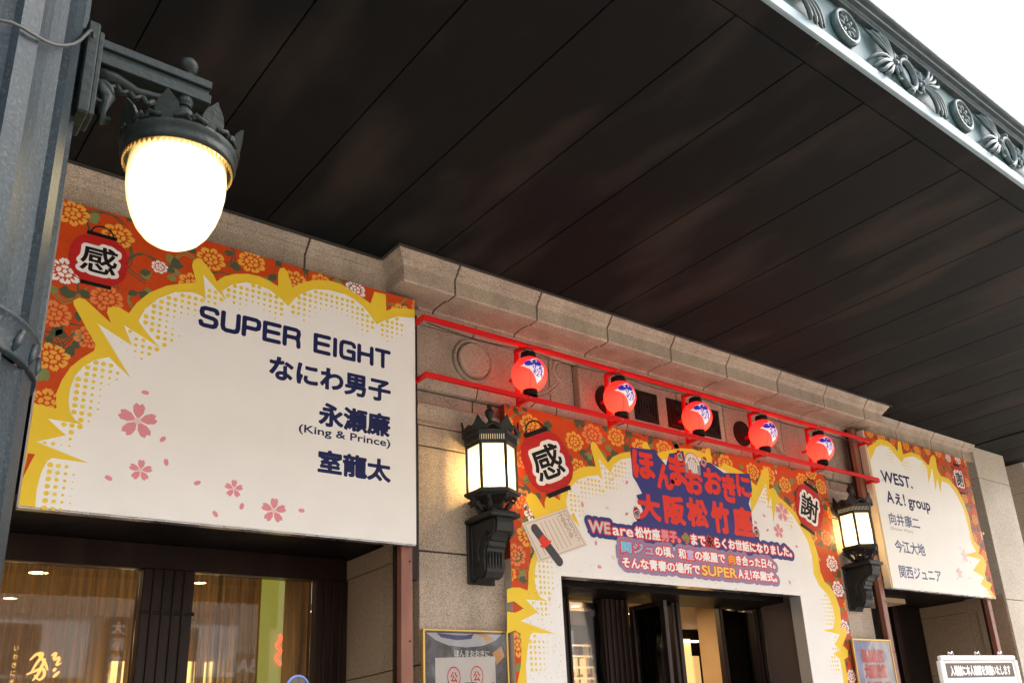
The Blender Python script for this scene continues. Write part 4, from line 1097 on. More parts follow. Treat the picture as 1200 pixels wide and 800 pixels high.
# ------------------------------------------------------------------ printed arch round the entrance
YP = 4.63
pa = thing('printed_arch', 'printed orange, yellow and white arch panel around the entrance', 'banner', (5.26, YP, GZ))
PX0, PX1, PZ1 = 3.462, 7.085, 2.222
OX0, OX1, OZ1 = 3.864, 6.437, 1.090
arch = [(PX0, GZ), (OX0, GZ), (OX0, OZ1), (OX1, OZ1), (OX1, GZ), (PX1, GZ), (PX1, PZ1), (PX0, PZ1)]
flat('print_cloth', arch, YP, orange_p, pa)
def box_side(nm, x0, x1, z0, z1, m, y0=YP + 0.0005, y1=YW - 0.002): return bxo(nm, x0, x1, y0, y1, z0, z1, m, pa)
side_m = mat('cream_side', (0.50, 0.42, 0.33), 0.6)
box_side('left_side', PX0, PX0 + 0.02, GZ, 1.178, side_m)
box_side('left_side', PX0 + 0.002, PX0 + 0.02, 1.180, PZ1 - 0.002, mat('dark_red_side', (0.20, 0.02, 0.012), 0.6))
box_side('right_side', PX1 - 0.02, PX1, GZ, PZ1 - 0.002, side_m)
box_side('top_side', PX0 + 0.021, PX1 - 0.021, PZ1 - 0.02, PZ1 - 0.002, side_m)
box_side('left_jamb_lining', OX0 - 0.02, OX0 - 0.0003, GZ, OZ1 + 0.02, steel_b, y1=4.72)
box_side('right_jamb_lining', OX1 + 0.0003, OX1 + 0.02, GZ, OZ1 + 0.02, mat('grey_lining', (0.30, 0.27, 0.24), 0.45), y1=4.74)
box_side('head_lining', OX0, OX1, OZ1 + 0.0004, OZ1 + 0.02, steel_b, y1=4.72)
flp = [(*p, 0.09, k) for p, k in zip([(3.6727, 2.1102), (4.063, 2.0518), (4.4751, 2.1529), (3.5766, 1.571), (3.6637, 1.5005), (6.0344, 2.1108), (6.4602, 2.0472), (6.8745, 2.2216), (6.9981, 2.1015), (3.5012, 1.1987), (6.9745, 1.3975), (7.0015, 1.1744), (3.4846, 0.6431)], 'ggglwggggowwg'.replace('o', 'l'))]
floral(pa, YP - 0.0006, (PX0, OX0 - 0.02, 0.2, OZ1 + 0.02), 21, [f for f in flp if f[1] < 1.1 and f[0] < 5])
floral(pa, YP - 0.0006, (OX1 + 0.02, PX1, 0.2, OZ1 + 0.02), 22, [f for f in flp if f[1] < 1.1 and f[0] > 5])
floral(pa, YP - 0.0006, (PX0, PX1, OZ1 + 0.021, PZ1), 23, [f for f in flp if f[1] >= 1.1], step=0.25, scale=1.25, mix='ggggl')
flat('yellow_burst', [(3.4723, 0.4167), (3.5036, 0.5165), (3.5167, 0.6334), (3.5144, 0.7105), (3.4697, 0.73), (3.4104, 0.7079), (3.4169, 0.842), (3.4753, 0.8364), (3.5496, 0.863), (3.4725, 0.9071), (3.4195, 0.8942), (3.4236, 0.9785), (3.4637, 0.9913), (3.5237, 0.9947), (3.5833, 0.9786), (3.5926, 1.0201), (3.5972, 1.0964), (3.6226, 1.1751), (3.6616, 1.2449), (3.7254, 1.3578), (3.6683, 1.4607), (3.6044, 1.5686), (3.6134, 1.6015), (3.6503, 1.6264), (3.6923, 1.6141), (3.7586, 1.5285), (3.7618, 1.5756), (3.7787, 1.61), (3.8241, 1.6304), (3.8962, 1.6034), (3.9085, 1.6647), (3.937, 1.7409), (4.0038, 1.8113), (4.1016, 1.8624), (4.1832, 1.8867), (4.2482, 1.893), (4.2129, 2.0314), (4.216, 2.0641), (4.2421, 2.0813), (4.2728, 2.0604), (4.3678, 1.9394), (4.4237, 1.9932), (4.5044, 2.0318), (4.6027, 2.0604), (4.7362, 2.0678), (4.7358, 2.1354), (4.7577, 2.1662), (4.7937, 2.1653), (4.8385, 2.0905), (4.8937, 2.0923), (4.9917, 2.1283), (5.1509, 2.1744), (5.3107, 2.1927), (5.4492, 2.1786), (5.4673, 2.2249), (5.5201, 2.2333), (5.5153, 2.0876), (5.5696, 2.0451), (5.669, 2.132), (5.7919, 2.1059), (5.9171, 2.0794), (5.994, 2.0232), (6.0533, 1.9864), (6.1644, 2.1368), (6.2306, 2.1768), (6.2578, 2.1424), (6.2217, 1.9783), (6.2847, 2.0014), (6.3136, 1.9749), (6.3373, 1.9249), (6.4338, 1.8835), (6.5277, 1.826), (6.608, 1.7588), (6.6976, 1.6769), (6.7542, 1.5611), (6.7854, 1.4435), (6.7753, 1.3118), (6.8155, 1.2303), (6.8813, 1.1973), (6.9437, 1.1269), (6.9796, 1.0075), (6.9663, 0.8943), (6.9391, 0.843), (7.0091, 0.845), (7.0263, 0.7949), (6.9335, 0.6966), (6.9981, 0.655), (6.9815, 0.5982), (6.92, 0.5801), (6.9265, 0.4825), (6.9265, 0.3718)] + [(OX1, 0.36), (OX1, OZ1), (OX0, OZ1), (OX0, 0.36)], YP - 0.0022, yellow_p, pa)
INP = [(3.5421, 0.3962), (3.5427, 0.5166), (3.5619, 0.6187), (3.5868, 0.7018), (3.6079, 0.7179), (3.783, 0.7169), (3.5188, 0.7884), (3.6567, 0.8461), (3.5665, 0.9221), (3.7446, 0.9197), (3.6833, 0.9385), (3.6523, 0.991), (3.6434, 1.0667), (3.6545, 1.1333), (3.6876, 1.2135), (3.7594, 1.3325), (4.0111, 1.533), (4.0633, 1.4313), (3.9637, 1.51), (3.9483, 1.5976), (3.9781, 1.6856), (4.0622, 1.77), (4.1599, 1.8081), (4.2583, 1.8311), (4.3043, 1.8026), (4.3129, 1.7282), (4.2791, 1.9582), (4.4307, 1.8261), (4.3947, 1.8789), (4.4258, 1.935), (4.5078, 1.9863), (4.6149, 2.0157), (4.7905, 2.0019), (5.0802, 2.0864), (5.3807, 2.1321), (5.6768, 2.0602), (5.8602, 2.0125), (5.9542, 1.9368), (5.9355, 1.7383), (6.02, 1.8276), (6.1863, 2.0263), (6.1863, 1.9214), (6.178, 1.8313), (6.23, 1.9118), (6.2129, 1.6806), (6.2874, 1.8588), (6.4107, 1.8355), (6.5041, 1.778), (6.5888, 1.6813), (6.6595, 1.5752), (6.6888, 1.4508), (6.6709, 1.2872), (6.7304, 1.1887), (6.8336, 1.114), (6.8703, 1.0211), (6.8796, 0.9202), (6.8305, 0.8328), (6.6769, 0.8146), (6.9164, 0.7851), (6.8161, 0.7017), (6.8799, 0.657), (6.7735, 0.6277), (6.8579, 0.5797), (6.861, 0.4825), (6.8561, 0.3589)]
INPp = INP + [(OX1, 0.36), (OX1, OZ1), (OX0, OZ1), (OX0, 0.36)]
flat('white_burst', INPp, YP - 0.0028, panel_white, pa)
halftone(pa, YP - 0.0033, INPp, INP, 0.034, 0.18, yellow_pale)
# torn gold flecks on the white
rnd = random.Random(5)
fk = []
for _ in range(260):
    x = rnd.uniform(OX0 - 0.30, OX0 - 0.01) if rnd.random() < .6 else rnd.uniform(OX0, OX1); z = rnd.uniform(0.2, 1.25) if x < OX0 else rnd.uniform(OZ1 + .01, OZ1 + .12)
    fk.append(rot2([(0, 0), (rnd.uniform(.004, .012), .002), (rnd.uniform(.003, .010), rnd.uniform(.004, .010))], rnd.uniform(0, 6), (x, z)))
flats('gold_flecks', fk, YP - 0.0036, mat('print_ochre', (0.50, 0.32, 0.08), 0.5), pa)
# title
BX = lambda v: v
title_bg = [(4.6068, 2.0944), (4.8693, 2.1159), (4.9002, 2.0727), (4.9747, 2.0087), (5.0272, 2.113), (5.0659, 2.119), (5.1873, 2.159), (5.2082, 2.0428), (5.2826, 2.0185), (5.3759, 2.1028), (5.4981, 2.1067), (5.6525, 2.0423), (5.9837, 2.0812), (5.9882, 1.9411), (5.9187, 1.8158), (5.9401, 1.7604), (5.9232, 1.5728), (5.9999, 1.5232), (5.975, 1.4575), (5.7697, 1.447), (5.3626, 1.439), (4.9813, 1.4184), (4.6264, 1.4055), (4.5446, 1.4291), (4.599, 1.5283), (4.6793, 1.6196), (4.6235, 1.7289), (4.687, 1.7497), (4.6437, 1.8223), (4.606, 1.8695)]
flat('title_backing', title_bg, YP - 0.0038, blue_p, pa)
def title_row(chars, boxes):
    for ch, (a, b, c, d) in zip(chars, boxes):
        g = fitted(ch, a - 0.008, b + 0.008, c - 0.016, d + 0.016, bold=0.034)
        put('title_character', g, YP - 0.0050, red_p, pa)
title_row('ほんまおおきに', [(4.6214, 4.8377, 1.8813, 2.07), (4.8627, 5.0418, 1.8276, 1.9991), (5.0107, 5.1914, 1.8741, 2.0966), (5.1817, 5.3697, 1.8277, 1.9971), (5.4009, 5.5975, 1.8559, 2.0425), (5.6169, 5.7674, 1.8124, 2.0193), (5.7954, 5.9645, 1.8794, 2.0403)])
title_row('大阪松竹座', [(4.6331, 4.8579, 1.5681, 1.7365), (4.9069, 5.1237, 1.5627, 1.7571), (5.1604, 5.385, 1.5689, 1.7678), (5.4352, 5.6431, 1.5461, 1.7732), (5.6943, 5.9282, 1.545, 1.7612)])
# little arched theatre emblem above the title
cc = [(5.2795, 2.0602)][0]
e1 = flat('arch_emblem', [(cc[0] - 0.085, cc[1] - 0.08)] + [(cc[0] + 0.09 * math.cos(t), cc[1] + 0.10 * math.sin(t)) for t in [PI - PI * i / 16 for i in range(17)]] + [(cc[0] + 0.085, cc[1] - 0.08)], YP - 0.0040, grey_p, pa)
flat('emblem_arch', [(cc[0] + 0.082 * math.cos(t), cc[1] + 0.092 * math.sin(t)) for t in [PI - PI * i / 16 for i in range(17)]] + [(cc[0] + 0.055 * math.cos(t), cc[1] + 0.060 * math.sin(t)) for t in [PI * i / 16 for i in range(17)]], YP - 0.0044, paper_p, e1)
for k in range(9):
    t = PI * (k + 0.5) / 9
    flat('emblem_stone', [(cc[0] + r * math.cos(t + d), cc[1] + r * 1.08 * math.sin(t + d)) for r, d in ((0.058, -0.09), (0.080, -0.07), (0.080, 0.07), (0.058, 0.09))], YP - 0.0047, white_p, e1)
for k in range(5):
    flat('emblem_pane', rect(cc[0] - 0.05 + 0.021 * k, cc[0] - 0.035 + 0.021 * k, cc[1] - 0.07, cc[1] + 0.02 + 0.02 * (2 - abs(k - 2))), YP - 0.0044, white_p, e1)
for (x, z), ch, a in zip([(5.14, 2.1025), (5.4147, 2.0943), (4.6147, 1.587), (5.9675, 1.577)], '感謝感謝', (0.2, -0.5, 0.2, 0.1)):
    painted_lantern(pa, x, z, 0.070, 0.105, a, ch, YP - 0.0054)
# three lines of text, white with a red edge on a blue field
def textline(segs, z0, z1):
    """segs: (text, X0, X1, material)"""
    gs = [(fitted(t, a, b, z0 + dz, z1 - dz2, bold=0.026), m) for t, a, b, m, dz, dz2 in segs]
    allg = join2([g for g, m in gs])
    put('text_backing', dilate(allg, 0.036, 0.009), YP - 0.0058 - 0.0004 * textline.n, mauve_p if textline.n else blue_p, pa)
    put('text_edge', dilate(allg, 0.008, 0.005), YP - 0.0074, red_p, pa)
    for g, m in gs: put('text_line', g, YP - 0.0079, m, pa)
    textline.n += 1
textline.n = 0
Wp = mat('print_bright_white', (0.85, 0.82, 0.80), 0.5)

textline([('WE', 4.135, 4.335, mat('print_silver', (0.55, 0.52, 0.50), 0.5), 0.0, 0.0), ('are', 4.355, 4.555, Wp, 0.0, 0.03), ('松竹座', 4.575, 4.830, Wp, 0, 0), ('男子。', 4.840, 5.045, pink_p, 0, 0), ('今', 5.065, 5.150, green_p, 0, 0), ('まで', 5.160, 5.325, Wp, 0, 0), ('永', 5.335, 5.415, black_p, 0, 0), ('らくお世話になりました。', 5.425, 6.400, Wp, 0, 0)], 1.408, 1.492)
textline([('関ジュ', 4.425, 4.750, sky_p, 0, 0), ('の頃、和', 4.765, 5.085, Wp, 0, 0), ('室', 5.095, 5.175, mat('print_violet', (0.55, 0.42, 0.70), 0.5), 0, 0), ('の楽屋で', 5.185, 5.530, Wp, 0, 0), ('向', 5.570, 5.650, gold_p, 0, 0), ('き合った日々。', 5.660, 6.150, Wp, 0, 0)], 1.290, 1.370)
textline([('そんな青春の場所で', 4.421, 5.225, Wp, 0, 0), ('SUPER', 5.245, 5.650, yellow_pale, 0, 0), ('Aぇ!', 5.665, 5.830, Wp, 0, 0), ('卒業式。', 5.840, 6.150, Wp, 0, 0)], 1.182, 1.262)
# painted lanterns, blossoms and the diploma
cc = [(3.8054, 1.8865)][0]
painted_lantern(pa, cc[0], cc[1] - 0.025, 0.430, 0.490, 0.42, '感', YP - 0.0045)
cc = [(6.7622, 1.9065)][0]
painted_lantern(pa, cc[0], cc[1] - 0.03, 0.390, 0.480, -0.36, '謝', YP - 0.0045)
for (x, z), r in zip([(6.3535, 1.7916), (6.2679, 1.6202)], (0.085, 0.065)): blossom(pa, x, z, r, YP - 0.0045)
for k, (x, z) in enumerate([(4.3793, 1.8128), (4.5393, 1.8149), (4.0935, 1.5966), (4.3239, 1.5985), (4.5114, 1.5757), (4.1938, 1.3364), (4.3431, 1.2473), (4.2088, 1.1724), (5.5616, 2.1161), (6.3527, 2.1481), (6.1005, 1.7345), (6.1189, 1.6131), (6.4557, 1.6755), (6.792, 1.4215), (6.4864, 1.5081), (5.6189, 1.0987), (6.3174, 1.1932), (5.9746, 1.6634)]): petal(pa, x, z, 0.020, 0.9 * k, YP - 0.0046, pink_p if k % 3 else pink_lt)
dp = [(3.5605, 1.4096), (3.9525, 1.5563), (4.1139, 1.3117), (3.6913, 1.1636)]
d1 = flat('diploma', dp, YP - 0.0050, paper_p, pa)
def quad(u, v):
    a, b, c, d = dp; return ((a[0] * (1 - u) + b[0] * u) * (1 - v) + (d[0] * (1 - u) + c[0] * u) * v, (a[1] * (1 - u) + b[1] * u) * (1 - v) + (d[1] * (1 - u) + c[1] * u) * v)
for k in range(7):
    u = 0.16 + k * 0.09
    a, b, c, d = quad(u, 0.12), quad(u + 0.008, 0.12), quad(u + 0.008, 0.88), quad(u, 0.88)
    flat('diploma_rule', [a, b, c, d], YP - 0.0054, brown_p, d1)
for u0, v0, u1, v1 in ((0.04, 0.04, 0.96, 0.05), (0.04, 0.95, 0.96, 0.96), (0.04, 0.04, 0.048, 0.96), (0.955, 0.04, 0.963, 0.96)):
    flat('diploma_border', [quad(u0, v0), quad(u1, v0), quad(u1, v1), quad(u0, v1)], YP - 0.0053, brown_p, d1)
for col_, u in (('いつもありがとう', 0.90), ('大阪松竹座', 0.80)):
    for k, ch in enumerate(col_):
        c_ = quad(u, 0.12 + k * (0.095 if u > .85 else 0.13)); s_ = 0.014 if u > .85 else 0.019
        put('diploma_character', fitted(ch, c_[0] - s_, c_[0] + s_, c_[1] - s_, c_[1] + s_, rot=-0.5), YP - 0.0054, brown_p, d1)
tb = [(3.6636, 1.386), (3.8564, 1.1814)]
v = Vector((tb[1][0] - tb[0][0], tb[1][1] - tb[0][1])); ang = math.atan2(v.y, v.x); Lh = v.length / 2; mid = ((tb[0][0] + tb[1][0]) / 2, (tb[0][1] + tb[1][1]) / 2)
caps = [(Lh + 0.0 + 0.030 * math.cos(t), 0.032 * math.sin(t)) for t in [-PI / 2 + PI * i / 8 for i in range(9)]] + [(-Lh - 0.030 * math.cos(t), 0.032 * math.sin(t)) for t in [PI / 2 - PI * i / 8 for i in range(9)]]
t1 = flat('diploma_tube', rot2(caps, ang, mid), YP - 0.0058, mat('print_charcoal', (0.06, 0.055, 0.06), 0.5), pa)
flat('red_ribbon', rot2([(-0.07, 0.034), (-0.03, 0.018), (0.0, 0.050), (0.01, 0.036), (0.0, -0.036), (-0.035, -0.055), (-0.030, -0.022), (-0.07, -0.034)], ang, mid), YP - 0.0062, red_p, t1)

# ------------------------------------------------------------------ red rails and paper lanterns
YR = 4.50
rl = thing('lantern_rail', 'red steel rail frame carrying the row of lanterns across the front', 'rail', (5.26, 4.6, 2.23))
wr_ = 0.030
for z, a, b in ((2.622, 2.750, 7.765), (2.236, 2.765, 7.775)):
    obj('rail', box(B(), a, b, YR - wr_ / 2, YR + wr_ / 2, z - wr_ / 2, z + wr_ / 2, 0.003), red_paint, rl)
    obj('rail_end', box(B(), a - 0.001, a + wr_ - 0.001, YR + wr_ / 2 + 0.0005, 4.70, z - wr_ / 2 + 0.001, z + wr_ / 2 - 0.001, 0.003), red_paint, rl)
    obj('rail_end', box(B(), b - wr_ + 0.001, b + 0.001, YR + wr_ / 2 + 0.0005, 4.70, z - wr_ / 2 + 0.001, z + wr_ / 2 - 0.001, 0.003), red_paint, rl)
LX = [3.602, 4.440, 5.277, 6.104, 6.921]
for x in LX + [7.84]:
    xp = x - 0.028 if x < 7.5 else 7.815
    obj('upright', box(B(), xp - 0.014, xp + 0.014, 4.606, 4.632, 2.236 - 0.016, 2.622 + 0.016, 0.003), red_paint, rl)
    for z in (2.622, 2.236):
        obj('bracket', box(B(), xp - 0.013, xp + 0.013, YR + wr_ / 2 + 0.0005, 4.6055, z - 0.013, z + 0.013), red_paint, rl)
    for z in (2.622, 2.236): obj('clamp_bolt', lathe(B(), [(0, -0.006), (0.007, -0.006), (0.007, 0)], (xp, YR - wr_ / 2, z), 8, axis='y'), steel_b, rl)
    obj('stand_off', box(B(), xp - 0.010, xp + 0.010, 4.6325, 4.70, 2.42, 2.44), red_paint, rl)
def emblem_pts(poly, c, r, rz, off, n=6):
    """map a flat outline (u to the right, v up, in radii) on to the lantern skin, facing -y"""
    out = []
    for u, v_ in poly:
        h = math.asin(max(-1, min(1, v_ * 1.02 - 0.20)));
        u = u * 1.1 - 0.46; lx = math.sin(u) * math.cos(h); ly = -math.cos(u) * math.cos(h)
        out.append((c[0] + (r + off) * lx, c[1] + (r + off) * ly, c[2] + (rz + off) * math.sin(h)))
    return out
def skin_patch(name, poly, c, r, rz, off, m, parent):
    pts, fs = tri(poly)
    bm = B(); vs = [bm.verts.new((p[0], p[1], 0)) for p in pts]
    for f in fs:
        try: bm.faces.new([vs[i] for i in f])
        except ValueError: pass
    bmesh.ops.subdivide_edges(bm, edges=bm.edges[:], cuts=3, use_grid_fill=True)
    Q = emblem_pts([(v_.co.x, v_.co.y) for v_ in bm.verts], c, r, rz, off)
    for v_, q in zip(bm.verts, Q): v_.co = q
    return obj(name, bm, m, parent, smooth=True)
LZ = 2.420
def make_lantern(x):
    t = thing('paper_lantern', 'x', 'lantern', (x, YR + 0.02, LZ), 'lit red paper lanterns on the rail')
    c = (x, YR + 0.02, LZ); r, rz = 0.121, 0.127
    prof = [(r * 0.42, rz * 0.93)]
    n = 22
    for i in range(n * 2 + 1):
        a = R(68) - R(136) * i / (n * 2)
        k = 1.0 if i % 2 == 0 else 0.985
        prof.append((r * math.cos(a) * k, rz * math.sin(a) * 1.0))
    body = obj('paper_body', lathe(B(), prof, c, 40), paper_red, t, smooth=True)
    seam = [(c[0] + (r + 0.001) * math.cos(h) * math.sin(-0.62), c[1] - (r + 0.001) * math.cos(h) * math.cos(0.62), c[2] + (rz + 0.001) * math.sin(h)) for h in [R(-64 + 8 * i) for i in range(17)]]
    obj('paper_seam', tube(B(), seam, 0.0022, 5), mat('seam_red', (0.45, 0.01, 0.01), 0.5, emit=(0.7, 0.01, 0.01), es=0.35), t)
    obj('top_ring', lathe(B(), [(0.0, 0.112), (0.047, 0.112), (0.052, 0.116), (0.054, 0.135), (0.051, 0.158), (0.044, 0.159), (0.044, 0.145), (0, 0.145)], c, 24), black_p, t, smooth=False)
    obj('bottom_ring', lathe(B(), [(0.044, -0.110), (0.050, -0.113), (0.050, -0.158), (0.045, -0.160), (0.042, -0.156), (0.040, -0.13), (0, -0.13)], c, 24), black_p, t)
    obj('hanger', tube(tube(B(), [(c[0] - 0.03, c[1], c[2] + 0.155), (c[0] - 0.030, c[1], c[2] + 0.19)], 0.003, 5), [(c[0] + 0.03, c[1], c[2] + 0.155), (c[0] + 0.03, c[1], c[2] + 0.19)], 0.003, 5), cable_m, t)
    obj('cable', tube(B(), [(c[0] + 0.02, c[1], c[2] - 0.15), (c[0] + 0.08, c[1] + 0.05, c[2] - 0.17), (c[0] + 0.14, c[1] + 0.16, c[2] - 0.145), (c[0] + 0.16, c[1] + 0.20, c[2] - 0.135)], 0.004, 6), cable_m, t)
    # mask shaped emblem: white field tapering down to the right, two blue lobes over it
    wh = [(-0.62, 0.36), (-0.40, 0.44), (-0.42, 0.52), (-0.30, 0.66), (-0.08, 0.70), (0.05, 0.78), (0.28, 0.80), (0.46, 0.66), (0.52, 0.48), (0.66, 0.30), (0.64, -0.05), (0.52, -0.36), (0.36, -0.52), (0.22, -0.40), (0.04, -0.10), (-0.18, 0.14), (-0.42, 0.28)]
    e = skin_patch('emblem', wh, c, r, rz, 0.003, white_lan, t)
    for cx_, cz_, rx_, rz_, a in ((-0.17, 0.48, 0.26, 0.17, 0.05), (0.27, 0.52, 0.26, 0.19, -0.35)):
        skin_patch('emblem_lobe', rot2([(rx_ * math.cos(q), rz_ * math.sin(q)) for q in [2 * PI * i / 16 for i in range(16)]], a, (cx_, cz_)), c, r, rz, 0.0045, blue_lan, e)
    for cx_, cz_, a in ((-0.04, 0.54, -0.6), (0.22, 0.58, -1.2)):
        skin_patch('emblem_eye', rot2([(0.075 * math.cos(q), 0.036 * math.sin(q)) for q in [2 * PI * i / 10 for i in range(10)]], a, (cx_, cz_)), c, r, rz, 0.006, white_lan, e)
    rn = random.Random(2); mk = []
    for k in range(26):
        px_, pz_ = rn.uniform(-0.30, 0.55), rn.uniform(-0.30, 0.34)
        if pz_ < 0.30 - 0.9 * (px_ + 0.45) * 0.75: continue
        a = rn.uniform(0, PI); L_ = rn.uniform(0.05, 0.11)
        skin_patch('emblem_stroke', rot2([(-L_, 0.020), (-L_, -0.016), (L_, -0.024), (L_, 0.018)], a, (px_, pz_)), c, r, rz, 0.005, blue_lan, e)
    return t
l0 = make_lantern(LX[0])
labs = ['lit red lantern nearest the big left board, first on the rail', 'lit red lantern second from the left, in front of the first round vent', 'middle of the five lit red lanterns, above the word panel title', 'lit red lantern second from the right on the rail', 'lit red lantern last on the rail, nearest the right board']
l0['label'] = labs[0]
for k in range(1, 5):
    lk = copy_tree(l0, (LX[k] - LX[0], 0, 0), None, labs[k])
    lk.rotation_euler = (R((0, 1.5, -1, 2, -1.5)[k]), R((0, -2.5, 1.5, -1.0, 2.5)[k]), R((0, 5, -6, 3, -4)[k]))
cbl = thing('lantern_cable', 'thin black power cable looped along the upper red rail', 'cable', (5.26, 4.52, 2.60))
cp = []
for a, b in zip([2.80] + LX, LX + [7.74]):
    for i in range(8):
        t = i / 8; cp.append((a + (b - a) * t, 4.522, 2.603 - 0.022 * math.sin(PI * t)))
obj('cable_run', tube(B(), cp, 0.0035, 5), cable_m, cbl, smooth=True)

# ------------------------------------------------------------------ wall sconces
def make_sconce(sx, lab):
    t = thing('wall_sconce', lab, 'wall lamp', (sx, YW, 1.0), 'black iron wall sconces flanking the entrance')
    def HX(bm, z0, z1, r0, r1, c=(sx, YW - 0.16), n=6, a0=PI / 6, cap=True):
        A = [bm.verts.new((c[0] + r0 * math.cos(a0 + 2 * PI * i / n), c[1] + r0 * math.sin(a0 + 2 * PI * i / n), z0)) for i in range(n)]
        Bq = [bm.verts.new((c[0] + r1 * math.cos(a0 + 2 * PI * i / n), c[1] + r1 * math.sin(a0 + 2 * PI * i / n), z1)) for i in range(n)]
        for i in range(n): bm.faces.new((A[i], A[(i + 1) % n], Bq[(i + 1) % n], Bq[i]))
        if cap: bm.faces.new(A); bm.faces.new(Bq)
        bmesh.ops.recalc_face_normals(bm, faces=bm.faces[:]); return bm
    cx, cy = sx, YW - 0.160
    N = 6; A0 = PI / 6; RR = 0.160
    # back plate and scrolled bracket
    obj('back_plate', box(box(B(), sx - 0.100, sx + 0.100, YW - 0.022, YW - 0.001, 1.005, 1.375, 0.006), sx - 0.078, sx + 0.078, YW - 0.034, YW - 0.0225, 1.03, 1.36, 0.006), iron, t)
    prof = [(0, 1.375), (0.29, 1.375), (0.30, 1.340), (0.285, 1.290), (0.262, 1.275), (0.240, 1.282), (0.222, 1.265), (0.205, 1.245), (0.185, 1.240), (0.178, 1.215), (0.160, 1.20), (0.150, 1.15), (0.155, 1.10), (0.150, 1.06), (0.125, 1.03), (0.085, 1.022), (0.060, 1.035), (0.03, 1.03), (0, 1.01)]
    for dx0, dx1, s_ in ((-0.060, 0.060, 1.0), (-0.075, -0.0605, 0.93), (0.0605, 0.075, 0.93)):
        V = [(sx + dx0, YW - 0.034 - y * s_ * 0.84, 1.19 + (z - 1.19) * s_) for y, z in prof] + [(sx + dx1, YW - 0.034 - y * s_ * 0.84, 1.19 + (z - 1.19) * s_) for y, z in prof]
        n = len(prof)
        bm = B(); vs = [bm.verts.new(v_) for v_ in V]
        for i in range(n): bm.faces.new((vs[i], vs[(i + 1) % n], vs[n + (i + 1) % n], vs[n + i]))
        bm.faces.new(vs[:n]); bm.faces.new(vs[n:][::-1]); bmesh.ops.recalc_face_normals(bm, faces=bm.faces[:])
        bmesh.ops.triangulate(bm, faces=[f for f in bm.faces if len(f.verts) > 4])
        obj('scroll_bracket', bm, iron, t)
    for s_ in (-1, 1):
        obj('bracket_relief', tube(B(), [(sx + s_ * 0.076, YW - 0.05 - a_, 1.10 + b_) for a_, b_ in ((0.03, 0.0), (0.055, 0.04), (0.04, 0.09), (0.06, 0.14), (0.10, 0.18), (0.15, 0.19), (0.17, 0.165), (0.15, 0.15), (0.135, 0.165))], 0.010, 6, [.6, 1, 1, 1.1, 1.1, 1, .9, .8, .6]), iron, t, smooth=True)
    for k_ in range(5):
        obj('front_leaf', tube(B(), [(sx - 0.045 + 0.0225 * k_, YW - 0.034 - 0.84 * 0.148, 1.08), (sx - 0.045 + 0.0225 * k_, YW - 0.034 - 0.84 * 0.160, 1.13), (sx - 0.045 + 0.0225 * k_, YW - 0.034 - 0.84 * 0.165, 1.18)], 0.009, 6, [.6, 1, .5]), iron, t, smooth=True)
    obj('shelf', box(box(B(), sx - 0.110, sx + 0.110, YW - 0.30, YW - 0.001, 1.3755, 1.402, 0.006), sx - 0.09, sx + 0.09, YW - 0.28, YW - 0.02, 1.4025, 1.418, 0.004), iron, t)
    obj('shelf_boss', lathe(B(), [(0, 1.350), (0.016, 1.352), (0.020, 1.362), (0.020, 1.375)], (cx, YW - 0.25, 0), 14), iron, t)
    # basket between shelf and cage
    bm = lathe(B(), [(0.05, 1.4185), (0.060, 1.43), (0.048, 1.45), (0.060, 1.47), (0.0, 1.475)], (cx, cy, 0), 16)
    for i in range(8):
        a = 2 * PI * i / 8
        tube(bm, [(cx + r * math.cos(a), cy + r * math.sin(a), z) for r, z in ((0.055, 1.43), (0.085, 1.44), (0.104, 1.468), (0.116, 1.49), (0.137, 1.478), (0.146, 1.495), (0.132, 1.51))], 0.012, 6, [1, 1.3, 1.1, 1, 0.8, 1.2, 1])
    obj('basket', bm, iron, t, smooth=True)
    HXk = dict(n=N, a0=A0)
    obj('base_rim', HX(HX(HX(B(), 1.512, 1.530, RR * 0.88, RR * 1.02, **HXk), 1.5301, 1.548, RR * 1.10, RR * 1.12, **HXk), 1.5481, 1.558, RR * 1.03, RR * 0.98, **HXk), iron, t)
    ZT = 1.852
    for i in range(N):
        a = A0 + 2 * PI * i / N; b_ = A0 + 2 * PI * (i + 1) / N
        p = (cx + RR * 0.96 * math.cos(a), cy + RR * 0.96 * math.sin(a)); q = (cx + RR * 0.96 * math.cos(b_), cy + RR * 0.96 * math.sin(b_))
        obj('cage_bar', tube(B(), [(p[0], p[1], 1.558), (p[0], p[1], ZT)], 0.011, 6), iron, t)
        if (p[1] + q[1]) / 2 < cy + 0.14:
            ins = 0.985
            P = [(cx + (v_[0] - cx) * ins, cy + (v_[1] - cy) * ins) for v_ in (p, q)]
            obj('pane', ([(P[0][0], P[0][1], 1.560), (P[1][0], P[1][1], 1.560), (P[1][0], P[1][1], ZT - 0.012), (P[0][0], P[0][1], ZT - 0.012)], [(0, 1, 2, 3)]), pane_m, t)
    obj('head_rim', HX(HX(B(), ZT - 0.012, ZT + 0.012, RR * 1.0, RR * 1.03, **HXk), ZT + 0.050, ZT + 0.075, RR * 1.08, RR * 1.12, **HXk), iron, t)
    # pierced gallery
    bm = B()
    for i in range(N):
        a = A0 + 2 * PI * i / N; b_ = A0 + 2 * PI * (i + 1) / N
        for k in range(12):
            u = (k + 0.5) / 12
            x = cx + RR * 1.04 * (math.cos(a) * (1 - u) + math.cos(b_) * u); y = cy + RR * 1.04 * (math.sin(a) * (1 - u) + math.sin(b_) * u)
            box(bm, x - 0.0035, x + 0.0035, y - 0.0035, y + 0.0035, ZT + 0.0121, ZT + 0.0499)
    obj('gallery_bars', bm, iron, t)
